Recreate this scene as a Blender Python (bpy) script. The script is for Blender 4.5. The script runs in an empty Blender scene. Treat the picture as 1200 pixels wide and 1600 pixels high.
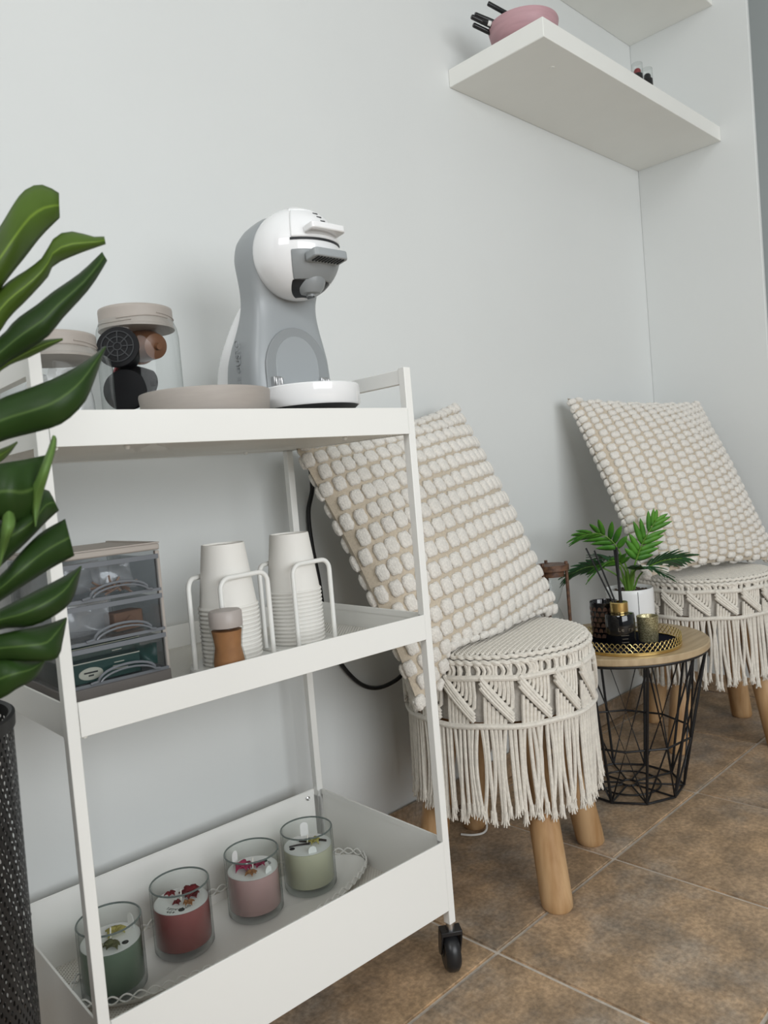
import bpy, bmesh, math, random
from mathutils import Vector, Matrix, Euler
random.seed(7)
PI = math.pi
scene = bpy.context.scene
COL = scene.collection

# ------------------------------------------------------------------ camera
F_PX = 1213.9
CAM = Vector((-0.3574, -1.1083, 0.7204))
RIGHT = Vector((0.7099552, -0.69916472, -0.08445302))
DOWN = Vector((-0.09219018, 0.02662093, -0.9953855))
FWD = Vector((0.69818664, 0.71446485, -0.04555646))
cam_data = bpy.data.cameras.new('camera')
cam = bpy.data.objects.new('camera', cam_data)
COL.objects.link(cam)
M3 = Matrix((RIGHT, -DOWN, -FWD)).transposed()
cam.matrix_world = Matrix.Translation(CAM) @ M3.to_4x4()
cam_data.sensor_fit = 'VERTICAL'
cam_data.sensor_height = 24.0
cam_data.lens = F_PX / 1600.0 * 24.0
cam_data.clip_start = 0.02
cam_data.dof.use_dof = True
cam_data.dof.focus_distance = 1.25
cam_data.dof.aperture_fstop = 7.0
scene.camera = cam

# ------------------------------------------------------------------ light
scene.view_settings.view_transform = 'Standard'
scene.view_settings.look = 'None'
scene.view_settings.exposure = 0.0
scene.view_settings.gamma = 1.0
scene.view_settings.use_curve_mapping = False
world = bpy.data.worlds.new('world')
scene.world = world
world.use_nodes = True
bg = world.node_tree.nodes['Background']
bg.inputs[0].default_value = (0.90, 0.95, 1.0, 1)
bg.inputs[1].default_value = 0.28

def area(name, loc, target, sx, sy, power, color):
    l = bpy.data.lights.new(name, 'AREA')
    l.shape = 'RECTANGLE'; l.size = sx; l.size_y = sy
    l.energy = power; l.color = color
    o = bpy.data.objects.new(name, l); COL.objects.link(o)
    o.location = loc
    o.rotation_euler = (Vector(target) - Vector(loc)).to_track_quat('-Z', 'Y').to_euler()
    return o
area('shop_window_light', (-0.1, -3.2, 1.2), (1.25, 0.0, 0.85), 2.4, 1.3, 60, (0.95, 0.98, 1.0))
area('side_window_light', (-2.3, -1.4, 2.15), (1.7, -0.15, 1.45), 1.3, 0.8, 26, (0.98, 0.99, 1.0))

# ------------------------------------------------------------------ materials
MATS = {}
def nt(m): return m.node_tree.nodes, m.node_tree.links
def mat(name, color, rough=0.5, metal=0.0, var=0.0, vscale=20.0, bump=0.0, bscale=60.0, coat=0.0,
        spec=0.5, color2=None, trans=0.0, sheen=0.0, stretch=None, sss=0.0, objrand=0.0, ior=1.45, detail=4.0):
    m = bpy.data.materials.new(name); m.use_nodes = True
    n, l = nt(m); b = n['Principled BSDF']
    c = tuple(color) + (1,)
    b.inputs['Base Color'].default_value = c
    b.inputs['Roughness'].default_value = rough
    b.inputs['Metallic'].default_value = metal
    b.inputs['Coat Weight'].default_value = coat
    b.inputs['Coat Roughness'].default_value = 0.05
    b.inputs['Specular IOR Level'].default_value = spec
    b.inputs['Transmission Weight'].default_value = trans
    b.inputs['IOR'].default_value = ior
    if sheen: b.inputs['Sheen Weight'].default_value = sheen
    if sss:
        b.inputs['Subsurface Weight'].default_value = sss
        b.inputs['Subsurface Radius'].default_value = (0.01, 0.008, 0.006)
        b.inputs['Subsurface Scale'].default_value = 0.5
    tc = n.new('ShaderNodeTexCoord'); mp = n.new('ShaderNodeMapping')
    l.new(tc.outputs['Object'], mp.inputs[0])
    if stretch: mp.inputs['Scale'].default_value = stretch
    if var > 0 or color2:
        nz = n.new('ShaderNodeTexNoise'); nz.inputs['Scale'].default_value = vscale; nz.inputs['Detail'].default_value = detail
        l.new(mp.outputs[0], nz.inputs[0])
        rp = n.new('ShaderNodeValToRGB'); l.new(nz.outputs[0], rp.inputs[0])
        c2 = tuple(color2) + (1,) if color2 else tuple(max(0, x * (1 - var)) for x in color) + (1,)
        rp.color_ramp.elements[0].position = 0.35; rp.color_ramp.elements[0].color = c2
        rp.color_ramp.elements[1].position = 0.65; rp.color_ramp.elements[1].color = c
        out = rp.outputs[0]
        if objrand:
            oi = n.new('ShaderNodeObjectInfo'); hs = n.new('ShaderNodeHueSaturation')
            mr = n.new('ShaderNodeMapRange'); mr.inputs[3].default_value = 1 - objrand; mr.inputs[4].default_value = 1 + objrand
            l.new(oi.outputs['Random'], mr.inputs[0]); l.new(mr.outputs[0], hs.inputs['Value'])
            l.new(out, hs.inputs['Color']); out = hs.outputs[0]
        l.new(out, b.inputs['Base Color'])
    if bump > 0:
        nz2 = n.new('ShaderNodeTexNoise'); nz2.inputs['Scale'].default_value = bscale; nz2.inputs['Detail'].default_value = 5
        l.new(mp.outputs[0], nz2.inputs[0])
        bp = n.new('ShaderNodeBump'); bp.inputs['Strength'].default_value = bump; bp.inputs['Distance'].default_value = 0.002
        l.new(nz2.outputs[0], bp.inputs['Height']); l.new(bp.outputs[0], b.inputs['Normal'])
    MATS[name] = m
    return m

def clear_mat(name, tint=(0.96, 0.98, 0.97), gloss=0.9, base=0.05, rough=0.02, haze=0.0, hazecol=(0.9, 0.9, 0.9), edge=(0.30, 0.34, 0.33), edge_pow=3.0):
    """thin clear glass or plastic: transparent body, fresnel reflection"""
    m = bpy.data.materials.new(name); m.use_nodes = True
    n, l = nt(m); n.remove(n['Principled BSDF']); out = n['Material Output']
    tr = n.new('ShaderNodeBsdfTransparent'); tr.inputs[0].default_value = tuple(tint) + (1,)
    gl = n.new('ShaderNodeBsdfGlossy'); gl.inputs['Roughness'].default_value = rough; gl.inputs[0].default_value = (1, 1, 1, 1)
    lw = n.new('ShaderNodeLayerWeight'); lw.inputs[0].default_value = 0.35
    mr = n.new('ShaderNodeMapRange'); mr.inputs[3].default_value = base; mr.inputs[4].default_value = gloss
    pw = n.new('ShaderNodeMath'); pw.operation = 'POWER'; pw.inputs[1].default_value = 2.2
    l.new(lw.outputs['Facing'], pw.inputs[0]); l.new(pw.outputs[0], mr.inputs[0])
    mx = n.new('ShaderNodeMixShader'); l.new(mr.outputs[0], mx.inputs[0])
    src = tr.outputs[0]
    if haze > 0:
        df = n.new('ShaderNodeBsdfDiffuse'); df.inputs[0].default_value = tuple(hazecol) + (1,)
        m2 = n.new('ShaderNodeMixShader'); m2.inputs[0].default_value = haze
        l.new(tr.outputs[0], m2.inputs[1]); l.new(df.outputs[0], m2.inputs[2]); src = m2.outputs[0]
    # light crossing the wall at a slant passes more material and is absorbed more
    p3 = n.new('ShaderNodeMath'); p3.operation = 'POWER'; p3.inputs[1].default_value = edge_pow
    l.new(lw.outputs['Facing'], p3.inputs[0])
    tm_ = n.new('ShaderNodeMix'); tm_.data_type = 'RGBA'; l.new(p3.outputs[0], tm_.inputs[0])
    tm_.inputs[6].default_value = tuple(tint) + (1,); tm_.inputs[7].default_value = tuple(edge) + (1,)
    l.new(tm_.outputs[2], tr.inputs[0])
    l.new(src, mx.inputs[1]); l.new(gl.outputs[0], mx.inputs[2]); l.new(mx.outputs[0], out.inputs[0])
    MATS[name] = m
    return m

WALL = mat('wall_paint', (0.715, 0.732, 0.72), 0.75, var=0.025, vscale=2.2, bump=0.12, bscale=55)
FARW = mat('far_wall_paint', (0.55, 0.59, 0.58), 0.75, var=0.03, vscale=2, bump=0.1, bscale=50)
DARKW = mat('darkened_unseen_wall', (0.10, 0.10, 0.105), 0.7, var=0.05, vscale=3)  # dark tone given to the unseen left wall to cut its bounce light
WHITE_MET = mat('white_powder_coat', (0.84, 0.835, 0.80), 0.38, bump=0.02, bscale=900)
SHELF = mat('white_shelf_laminate', (0.83, 0.83, 0.79), 0.45, var=0.02, vscale=9)
BLACK = mat('black_plastic', (0.012, 0.012, 0.013), 0.28)
BLACKW = mat('black_wire', (0.01, 0.01, 0.011), 0.45)
RUBBER = mat('black_rubber', (0.016, 0.016, 0.017), 0.35)
STEEL = mat('steel', (0.62, 0.62, 0.62), 0.3, metal=1.0)
GROUT = mat('grout', (0.62, 0.55, 0.47), 0.9, var=0.2, vscale=60, bump=0.3, bscale=300)
MACH_W = mat('glossy_white_plastic', (0.88, 0.88, 0.88), 0.10, coat=0.6)
MACH_G = mat('satin_grey_plastic', (0.33, 0.35, 0.36), 0.36)
MACH_D = mat('mid_grey_plastic', (0.27, 0.285, 0.29), 0.3)
TAUPE = mat('taupe_plastic', (0.42, 0.375, 0.335), 0.5, var=0.05, vscale=40)
TAUPE_D = mat('dark_taupe_plastic', (0.16, 0.145, 0.135), 0.5)
BOWLM = mat('taupe_bowl', (0.40, 0.36, 0.325), 0.55, var=0.06, vscale=30, stretch=(1, 1, 6))
PINK = mat('pink_ceramic', (0.50, 0.30, 0.325), 0.5, var=0.10, vscale=25, stretch=(1, 1, 8))
PAPERCUP = mat('white_paper_cup', (0.82, 0.80, 0.755), 0.6, bump=0.03, bscale=200)
GLASS = clear_mat('clear_glass', (0.95, 0.965, 0.96), gloss=0.40, base=0.012, edge=(0.05, 0.07, 0.065), edge_pow=4.0)
JARP = clear_mat('clear_jar_plastic', (0.955, 0.965, 0.965), gloss=0.45, base=0.012)
DRAWP = clear_mat('smoky_clear_plastic', (0.86, 0.87, 0.88), gloss=0.5, base=0.02, rough=0.06, haze=0.018, hazecol=(0.35, 0.38, 0.42))
BAGP = clear_mat('clear_bag_film', (0.97, 0.97, 0.97), gloss=0.8, base=0.08, rough=0.12, haze=0.22, hazecol=(0.92, 0.92, 0.92))
WOOD = mat('pale_pine', (0.54, 0.35, 0.185), 0.45, color2=(0.36, 0.20, 0.085), vscale=12, stretch=(4, 4, 0.45), bump=0.05, bscale=40)
TABLEW = mat('light_wood_veneer', (0.50, 0.38, 0.235), 0.45, color2=(0.40, 0.295, 0.175), vscale=14, stretch=(0.6, 6, 2), bump=0.04, bscale=60)
DARKWOOD = mat('walnut_wood', (0.15, 0.075, 0.04), 0.5, color2=(0.07, 0.034, 0.02), vscale=30, stretch=(1, 5, 5))
CORD = mat('cotton_cord', (0.76, 0.715, 0.635), 0.9, var=0.13, vscale=160, bump=0.55, bscale=420, sheen=0.3)
CORDB = mat('cotton_cover_cloth', (0.58, 0.545, 0.49), 0.95, var=0.12, vscale=120, bump=0.5, bscale=500)
LINEN = mat('beige_linen', (0.61, 0.525, 0.41), 0.95, var=0.12, vscale=230, bump=0.6, bscale=700, sheen=0.2)
TUFT = mat('ivory_chenille', (0.84, 0.80, 0.735), 0.95, var=0.16, vscale=230, bump=0.9, bscale=420, sheen=0.4)
GOLD = mat('polished_gold', (0.78, 0.58, 0.24), 0.22, metal=1.0)
GOLDP = mat('antique_gold', (0.62, 0.48, 0.20), 0.3, metal=1.0)
VELVET = mat('navy_velvet', (0.006, 0.008, 0.018), 0.95, spec=0.1)
BLKGLASS = mat('black_glass', (0.006, 0.006, 0.007), 0.06, coat=0.5)
POT = mat('white_ceramic_pot', (0.82, 0.82, 0.81), 0.3, bump=0.05, bscale=60)
SOIL = mat('dark_soil', (0.05, 0.035, 0.022), 0.95, var=0.6, vscale=300, bump=1.0, bscale=250)
PEBBLE = mat('dark_pebble', (0.12, 0.085, 0.055), 0.6, var=0.5, vscale=80)
PAPER = mat('white_paper', (0.82, 0.82, 0.80), 0.7)
INK = mat('black_ink', (0.012, 0.012, 0.012), 0.6)
CINN = mat('cinnamon_powder', (0.36, 0.165, 0.065), 0.7, var=0.2, vscale=60)
CORK = mat('warm_grey_cap', (0.42, 0.375, 0.35), 0.4)
GREEN1 = mat('palm_green', (0.095, 0.27, 0.03), 0.42, color2=(0.035, 0.14, 0.02), vscale=26, spec=0.4)
GREEN3 = mat('palm_dark_green', (0.022, 0.105, 0.03), 0.42, color2=(0.012, 0.06, 0.02), vscale=30, spec=0.4)
STEMG = mat('stem_green', (0.13, 0.27, 0.035), 0.45, var=0.2, vscale=30)
KRAFT = mat('brown_kraft', (0.28, 0.15, 0.09), 0.75, var=0.15, vscale=30)
TEAG = mat('dark_green_card', (0.008, 0.065, 0.05), 0.4, var=0.2, vscale=20)
CREAM = mat('cream_label', (0.70, 0.68, 0.55), 0.5)
LIP_R = mat('dark_red_lacquer', (0.22, 0.03, 0.035), 0.3)
CAPS_BR = mat('brown_capsule_foil', (0.17, 0.075, 0.035), 0.35)
CAPS_BK = mat('black_capsule_plastic', (0.008, 0.008, 0.009), 0.55, spec=0.2)
CAPS_RED = mat('deep_red_foil', (0.22, 0.012, 0.02), 0.35)
GREYP = mat('dark_grey_plastic', (0.03, 0.032, 0.034), 0.45, spec=0.3)
ROSE_D = mat('dried_red_petal', (0.20, 0.018, 0.022), 0.7, var=0.5, vscale=60)
ROSE_P = mat('dried_magenta_petal', (0.42, 0.04, 0.11), 0.7, var=0.5, vscale=60)
YELL = mat('dried_yellow_petal', (0.50, 0.44, 0.13), 0.7, var=0.3, vscale=60)
OLIVE = mat('dried_olive_leaf', (0.14, 0.14, 0.06), 0.7, var=0.4, vscale=60)
VANILLA = mat('vanilla_pod', (0.02, 0.012, 0.01), 0.6)
WICK = mat('wick_cotton', (0.85, 0.82, 0.74), 0.9)
CLEARTRIM = mat('milky_plastic', (0.80, 0.80, 0.76), 0.3)
BRAID = mat('white_thread', (0.75, 0.74, 0.70), 0.9)

def make_leaf_mat(name, top, under, vein):
    m = bpy.data.materials.new(name); m.use_nodes = True
    n, l = nt(m); b = n['Principled BSDF']
    tc = n.new('ShaderNodeTexCoord')
    nz = n.new('ShaderNodeTexNoise'); nz.inputs['Scale'].default_value = 12; nz.inputs['Detail'].default_value = 3
    l.new(tc.outputs['Object'], nz.inputs[0])
    rp = n.new('ShaderNodeValToRGB'); l.new(nz.outputs[0], rp.inputs[0])
    rp.color_ramp.elements[0].position = .35; rp.color_ramp.elements[0].color = tuple(x * 0.7 for x in top) + (1,)
    rp.color_ramp.elements[1].position = .7; rp.color_ramp.elements[1].color = tuple(top) + (1,)
    uv = n.new('ShaderNodeUVMap'); sp = n.new('ShaderNodeSeparateXYZ'); l.new(uv.outputs[0], sp.inputs[0])
    ab = n.new('ShaderNodeMath'); ab.operation = 'SUBTRACT'; ab.inputs[1].default_value = 0.5; l.new(sp.outputs[1], ab.inputs[0])
    a2 = n.new('ShaderNodeMath'); a2.operation = 'ABSOLUTE'; l.new(ab.outputs[0], a2.inputs[0])
    mr = n.new('ShaderNodeMapRange'); mr.inputs[1].default_value = 0.0; mr.inputs[2].default_value = 0.045
    mr.inputs[3].default_value = 0.75; mr.inputs[4].default_value = 0.0; l.new(a2.outputs[0], mr.inputs[0])
    mx = n.new('ShaderNodeMix'); mx.data_type = 'RGBA'
    l.new(mr.outputs[0], mx.inputs[0]); l.new(rp.outputs[0], mx.inputs[6]); mx.inputs[7].default_value = tuple(vein) + (1,)
    l.new(mx.outputs[2], b.inputs['Base Color'])
    b.inputs['Roughness'].default_value = 0.45
    b.inputs['Specular IOR Level'].default_value = 0.32
    wv = n.new('ShaderNodeTexWave'); wv.inputs['Scale'].default_value = 9; wv.bands_direction = 'Y'
    l.new(uv.outputs[0], wv.inputs[0])
    bp = n.new('ShaderNodeBump'); bp.inputs['Strength'].default_value = 0.12; bp.inputs['Distance'].default_value = 0.001
    l.new(wv.outputs[0], bp.inputs['Height']); l.new(bp.outputs[0], b.inputs['Normal'])
    tl = n.new('ShaderNodeBsdfTranslucent'); tl.inputs[0].default_value = tuple(under) + (1,)
    ms = n.new('ShaderNodeMixShader'); ms.inputs[0].default_value = 0.22
    out = n['Material Output']
    l.new(b.outputs[0], ms.inputs[1]); l.new(tl.outputs[0], ms.inputs[2]); l.new(ms.outputs[0], out.inputs[0])
    return m
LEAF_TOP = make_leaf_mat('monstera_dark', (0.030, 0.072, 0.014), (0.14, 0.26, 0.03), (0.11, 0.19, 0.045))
LEAF_PALE = make_leaf_mat('monstera_pale', (0.085, 0.150, 0.020), (0.24, 0.36, 0.04), (0.26, 0.40, 0.05))  # paler green for the midribs and some lobes
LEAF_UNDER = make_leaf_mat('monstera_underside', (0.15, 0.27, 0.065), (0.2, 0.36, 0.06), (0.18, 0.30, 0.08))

def make_tile_mat():
    m = bpy.data.materials.new('rustic_stoneware'); m.use_nodes = True
    n, l = nt(m); b = n['Principled BSDF']
    g = n.new('ShaderNodeNewGeometry'); oi = n.new('ShaderNodeObjectInfo')
    vm = n.new('ShaderNodeVectorMath'); vm.operation = 'ADD'
    vs = n.new('ShaderNodeVectorMath'); vs.operation = 'SCALE'; vs.inputs[3].default_value = 7.0
    cb = n.new('ShaderNodeCombineXYZ'); l.new(oi.outputs['Random'], cb.inputs[0]); l.new(oi.outputs['Random'], cb.inputs[1])
    l.new(cb.outputs[0], vs.inputs[0]); l.new(g.outputs['Position'], vm.inputs[0]); l.new(vs.outputs[0], vm.inputs[1])
    def noise(scale, detail, rough=0.6):
        z = n.new('ShaderNodeTexNoise'); z.inputs['Scale'].default_value = scale; z.inputs['Detail'].default_value = detail
        z.inputs['Roughness'].default_value = rough
        l.new(vm.outputs[0], z.inputs[0]); return z
    a = noise(5, 6, .68); c = noise(14, 6, .65); e = noise(130, 3)
    rp = n.new('ShaderNodeValToRGB'); l.new(a.outputs[0], rp.inputs[0])
    els = rp.color_ramp.elements
    els[0].position = .30; els[0].color = (0.34, 0.295, 0.245, 1)
    els[1].position = .72; els[1].color = (0.48, 0.325, 0.19, 1)
    k = els.new(.50); k.color = (0.43, 0.305, 0.195, 1)
    rp2 = n.new('ShaderNodeValToRGB'); l.new(c.outputs[0], rp2.inputs[0])
    rp2.color_ramp.elements[0].position = .38; rp2.color_ramp.elements[0].color = (0.66, 0.66, 0.66, 1)
    rp2.color_ramp.elements[1].position = .70; rp2.color_ramp.elements[1].color = (1.28, 1.25, 1.22, 1)
    mx = n.new('ShaderNodeMix'); mx.data_type = 'RGBA'; mx.blend_type = 'MULTIPLY'; mx.inputs[0].default_value = 1
    l.new(rp.outputs[0], mx.inputs[6]); l.new(rp2.outputs[0], mx.inputs[7])
    rp3 = n.new('ShaderNodeValToRGB'); l.new(e.outputs[0], rp3.inputs[0])
    rp3.color_ramp.elements[0].position = .35; rp3.color_ramp.elements[0].color = (0.72, 0.72, 0.72, 1)
    rp3.color_ramp.elements[1].position = .65; rp3.color_ramp.elements[1].color = (1.15, 1.15, 1.15, 1)
    m2 = n.new('ShaderNodeMix'); m2.data_type = 'RGBA'; m2.blend_type = 'MULTIPLY'; m2.inputs[0].default_value = 1
    l.new(mx.outputs[2], m2.inputs[6]); l.new(rp3.outputs[0], m2.inputs[7])
    hs = n.new('ShaderNodeHueSaturation'); mr = n.new('ShaderNodeMapRange'); mr.inputs[3].default_value = .88; mr.inputs[4].default_value = 1.12
    l.new(oi.outputs['Random'], mr.inputs[0]); l.new(mr.outputs[0], hs.inputs['Value']); l.new(m2.outputs[2], hs.inputs['Color'])
    l.new(hs.outputs[0], b.inputs['Base Color'])
    b.inputs['Roughness'].default_value = 0.5
    bp = n.new('ShaderNodeBump'); bp.inputs['Strength'].default_value = .35; bp.inputs['Distance'].default_value = .003
    l.new(c.outputs[0], bp.inputs['Height']); l.new(bp.outputs[0], b.inputs['Normal'])
    return m
TILE = make_tile_mat()

def perforated(name, color, scale, radius):
    """powder-coated sheet with punched round holes: the holes are see-through"""
    m = bpy.data.materials.new(name); m.use_nodes = True
    n, l = nt(m); b = n['Principled BSDF']; out = n['Material Output']
    b.inputs['Base Color'].default_value = tuple(color) + (1,); b.inputs['Roughness'].default_value = 0.45
    tc = n.new('ShaderNodeTexCoord'); vo = n.new('ShaderNodeTexVoronoi'); vo.voronoi_dimensions = '2D'
    vo.inputs['Scale'].default_value = scale; vo.inputs['Randomness'].default_value = 0.0
    mp = n.new('ShaderNodeMapping'); mp.inputs['Rotation'].default_value = (0, 0, PI / 4)
    l.new(tc.outputs['Object'], mp.inputs[0]); l.new(mp.outputs[0], vo.inputs['Vector'])
    lt = n.new('ShaderNodeMath'); lt.operation = 'LESS_THAN'; lt.inputs[1].default_value = radius
    l.new(vo.outputs['Distance'], lt.inputs[0])
    tr = n.new('ShaderNodeBsdfTransparent'); mx = n.new('ShaderNodeMixShader')
    l.new(lt.outputs[0], mx.inputs[0]); l.new(b.outputs[0], mx.inputs[1]); l.new(tr.outputs[0], mx.inputs[2])
    l.new(mx.outputs[0], out.inputs[0])
    return m
PERF = perforated('perforated_white_sheet', (0.86, 0.84, 0.78), 240, 0.27)

def glitter():
    m = bpy.data.materials.new('gold_glitter'); m.use_nodes = True
    n, l = nt(m); b = n['Principled BSDF']
    tc = n.new('ShaderNodeTexCoord'); vo = n.new('ShaderNodeTexVoronoi'); vo.inputs['Scale'].default_value = 620
    l.new(tc.outputs['Object'], vo.inputs['Vector'])
    rp = n.new('ShaderNodeValToRGB'); sp = n.new('ShaderNodeSeparateColor'); l.new(vo.outputs['Color'], sp.inputs[0]); l.new(sp.outputs[0], rp.inputs[0])
    rp.color_ramp.elements[0].color = (0.22, 0.19, 0.09, 1); rp.color_ramp.elements[1].color = (0.75, 0.69, 0.44, 1)
    l.new(rp.outputs[0], b.inputs['Base Color']); b.inputs['Metallic'].default_value = 0.75; b.inputs['Roughness'].default_value = 0.35
    bp = n.new('ShaderNodeBump'); bp.inputs['Strength'].default_value = 1; bp.inputs['Distance'].default_value = .003
    l.new(sp.outputs[1], bp.inputs['Height']); l.new(bp.outputs[0], b.inputs['Normal'])
    return m
GLITTER = glitter()

RIMG = mat('darkened_glass_edge', (0.20, 0.24, 0.225), 0.08, trans=0.5)  # grey put into the colour for the dark refraction along glass rims
def wax(name, color):
    return mat(name, color, 0.45, var=0.05, vscale=20, sss=0.25)

# ------------------------------------------------------------------ mesh tools
class MB:
    def __init__(s): s.v = []; s.f = []; s.uv = {}
    def add(s, verts, faces):
        o = len(s.v); s.v += [tuple(p) for p in verts]; s.f += [tuple(i + o for i in f) for f in faces]; return s
    def box(s, x0, x1, y0, y1, z0, z1):
        return s.add([(x0, y0, z0), (x1, y0, z0), (x1, y1, z0), (x0, y1, z0), (x0, y0, z1), (x1, y0, z1), (x1, y1, z1), (x0, y1, z1)],
                     [(0, 3, 2, 1), (4, 5, 6, 7), (0, 1, 5, 4), (1, 2, 6, 5), (2, 3, 7, 6), (3, 0, 4, 7)])
    def rings(s, rings, cap0=True, cap1=True, close=True):
        n = len(rings[0]); vs = [p for r in rings for p in r]; fs = []
        for i in range(len(rings) - 1):
            for j in range(n if close else n - 1):
                a = i * n + j; b = i * n + (j + 1) % n
                fs.append((a, b, b + n, a + n))
        if cap0: fs.append(tuple(range(n - 1, -1, -1)))
        if cap1: fs.append(tuple((len(rings) - 1) * n + j for j in range(n)))
        return s.add(vs, fs)
    def lathe(s, prof, seg=32, c=(0, 0, 0), cap0=True, cap1=True, sx=1.0, sy=1.0):
        R = [[(c[0] + sx * r * math.cos(2 * PI * j / seg), c[1] + sy * r * math.sin(2 * PI * j / seg), c[2] + z) for j in range(seg)] for r, z in prof]
        return s.rings(R, cap0, cap1)
    def tube(s, pts, r, n=8, closed=False, cap=True):
        P = [Vector(p) for p in pts]; N = len(P)
        rad = r if isinstance(r, (list, tuple)) else [r] * N
        def tan(i):
            if closed: return (P[(i + 1) % N] - P[i - 1]).normalized()
            return (P[min(i + 1, N - 1)] - P[max(i - 1, 0)]).normalized()
        t = tan(0); up = Vector((0, 0, 1)) if abs(t.z) < 0.9 else Vector((1, 0, 0))
        u = t.cross(up).normalized(); R = []
        for i in range(N):
            t = tan(i); u = (u - t * u.dot(t))
            u = u.normalized() if u.length > 1e-8 else t.orthogonal().normalized()
            w = t.cross(u)
            R.append([P[i] + (u * math.cos(2 * PI * j / n) + w * math.sin(2 * PI * j / n)) * rad[i] for j in range(n)])
        if closed: R.append(R[0]); return s.rings(R, False, False)
        return s.rings(R, cap, cap)
    def grid(s, fn, nu, nv):
        vs = [fn(i / nu, j / nv) for i in range(nu + 1) for j in range(nv + 1)]
        fs = [(i * (nv + 1) + j, (i + 1) * (nv + 1) + j, (i + 1) * (nv + 1) + j + 1, i * (nv + 1) + j + 1) for i in range(nu) for j in range(nv)]
        return s.add(vs, fs)
    def mesh(s, name, smooth=True, angle=40, weld=False):
        me = bpy.data.meshes.new(name); me.from_pydata(s.v, [], s.f)
        bm = bmesh.new(); bm.from_mesh(me)
        if weld: bmesh.ops.remove_doubles(bm, verts=bm.verts, dist=1e-6)
        bmesh.ops.recalc_face_normals(bm, faces=bm.faces)
        if smooth:
            for f in bm.faces: f.smooth = True
            ca = math.radians(angle)
            for e in bm.edges:
                if len(e.link_faces) == 2 and e.calc_face_angle(0) > ca: e.smooth = False
        bm.to_mesh(me); bm.free()
        return me

def link(name, me, m=None, parent=None, loc=None, rot=None, bevel=0, solid=0, sub=0):
    o = bpy.data.objects.new(name, me); COL.objects.link(o)
    if m is not None and (not me.materials): me.materials.append(m)
    if parent: o.parent = parent
    if loc is not None: o.location = loc
    if rot is not None: o.rotation_euler = rot
    if solid:
        md = o.modifiers.new('solidify', 'SOLIDIFY'); md.thickness = solid; md.offset = 0
    if bevel:
        md = o.modifiers.new('bevel', 'BEVEL'); md.width = bevel; md.segments = 2; md.limit_method = 'ANGLE'
    if sub:
        md = o.modifiers.new('subsurf', 'SUBSURF'); md.levels = sub; md.render_levels = sub
    return o
def part(name, mb, m, parent=None, loc=None, rot=None, smooth=True, angle=40, **k):
    return link(name, mb.mesh(name, smooth, angle), m, parent, loc, rot, **k)
def tag(o, label, cat, group=None):
    o['label'] = label; o['category'] = cat
    if group: o['group'] = group
    return o
def struct(o): o['kind'] = 'structure'; return o
def thing(name, label, cat, loc=(0, 0, 0), rz=0.0, group=None):
    o = bpy.data.objects.new(name, None); COL.objects.link(o); o.empty_display_size = 0.02
    o.location = loc; o.rotation_euler = (0, 0, rz)
    return tag(o, label, cat, group)
def copy_tree(o, parent=None):
    c = o.copy(); COL.objects.link(c); c.parent = parent
    for ch in list(o.children): copy_tree(ch, c)
    return c
def text_mesh(name, body, size, m, parent=None, loc=None, rot=None, extrude=0.0002):
    cu = bpy.data.curves.new(name, 'FONT'); cu.body = body; cu.size = size; cu.extrude = extrude
    cu.align_x = 'CENTER'; cu.align_y = 'CENTER'; cu.resolution_u = 2
    to = bpy.data.objects.new(name, cu); COL.objects.link(to)
    dg = bpy.context.evaluated_depsgraph_get(); dg.update()
    me = bpy.data.meshes.new_from_object(to.evaluated_get(dg))
    bpy.data.objects.remove(to)
    me.materials.clear()
    return link(name, me, m, parent, loc, rot)
def curve_pts(ctrl, n=8):
    """Catmull-Rom through control points"""
    P = [Vector(p) for p in ctrl]; out = []
    for i in range(len(P) - 1):
        p0 = P[max(i - 1, 0)]; p1 = P[i]; p2 = P[i + 1]; p3 = P[min(i + 2, len(P) - 1)]
        for k in range(n):
            t = k / n
            out.append(0.5 * ((2 * p1) + (p2 - p0) * t + (2 * p0 - 5 * p1 + 4 * p2 - p3) * t * t + (3 * p1 - p0 - 3 * p2 + p3) * t ** 3))
    out.append(P[-1]); return out
def superring(cx, cy, z, a, b, n=40, e=2.6):
    out = []
    for j in range(n):
        t = 2 * PI * j / n; c, s = math.cos(t), math.sin(t)
        out.append((cx + a * math.copysign(abs(c) ** (2 / e), c), cy + b * math.copysign(abs(s) ** (2 / e), s), z))
    return out
def rrect(x0, x1, y0, y1, r, n=4):
    out = []
    for cx, cy, a0 in ((x1 - r, y1 - r, 0), (x0 + r, y1 - r, 90), (x0 + r, y0 + r, 180), (x1 - r, y0 + r, 270)):
        for k in range(n + 1):
            a = math.radians(a0 + 90 * k / n); out.append((cx + r * math.cos(a), cy + r * math.sin(a)))
    return out

# ------------------------------------------------------------------ room
WX = 1.911           # inner face of the return wall
PY = -0.3366         # its free edge
wb = part('wall_back', MB().box(-2.6, WX + 0.14, 0.0, 0.12, 0, 2.7), WALL); struct(wb)
wr = part('wall_right', MB().box(WX, WX + 0.014, PY, 0.0, 0, 2.7), WALL, bevel=0.002); struct(wr)
wf = part('wall_far', MB().box(3.3, 3.4, -4.4, 0.6, 0, 2.7), FARW); struct(wf)
wl = part('wall_left', MB().box(-2.72, -2.6, -4.4, 0.12, 0, 1.5).box(-2.72, -2.6, -0.7, 0.12, 1.5, 2.7).box(-2.72, -2.6, -4.4, -2.2, 1.5, 2.7), DARKW); struct(wl)
ce = part('ceiling', MB().box(-2.72, 3.4, -4.4, 0.6, 2.7, 2.8), WALL); struct(ce)

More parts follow.
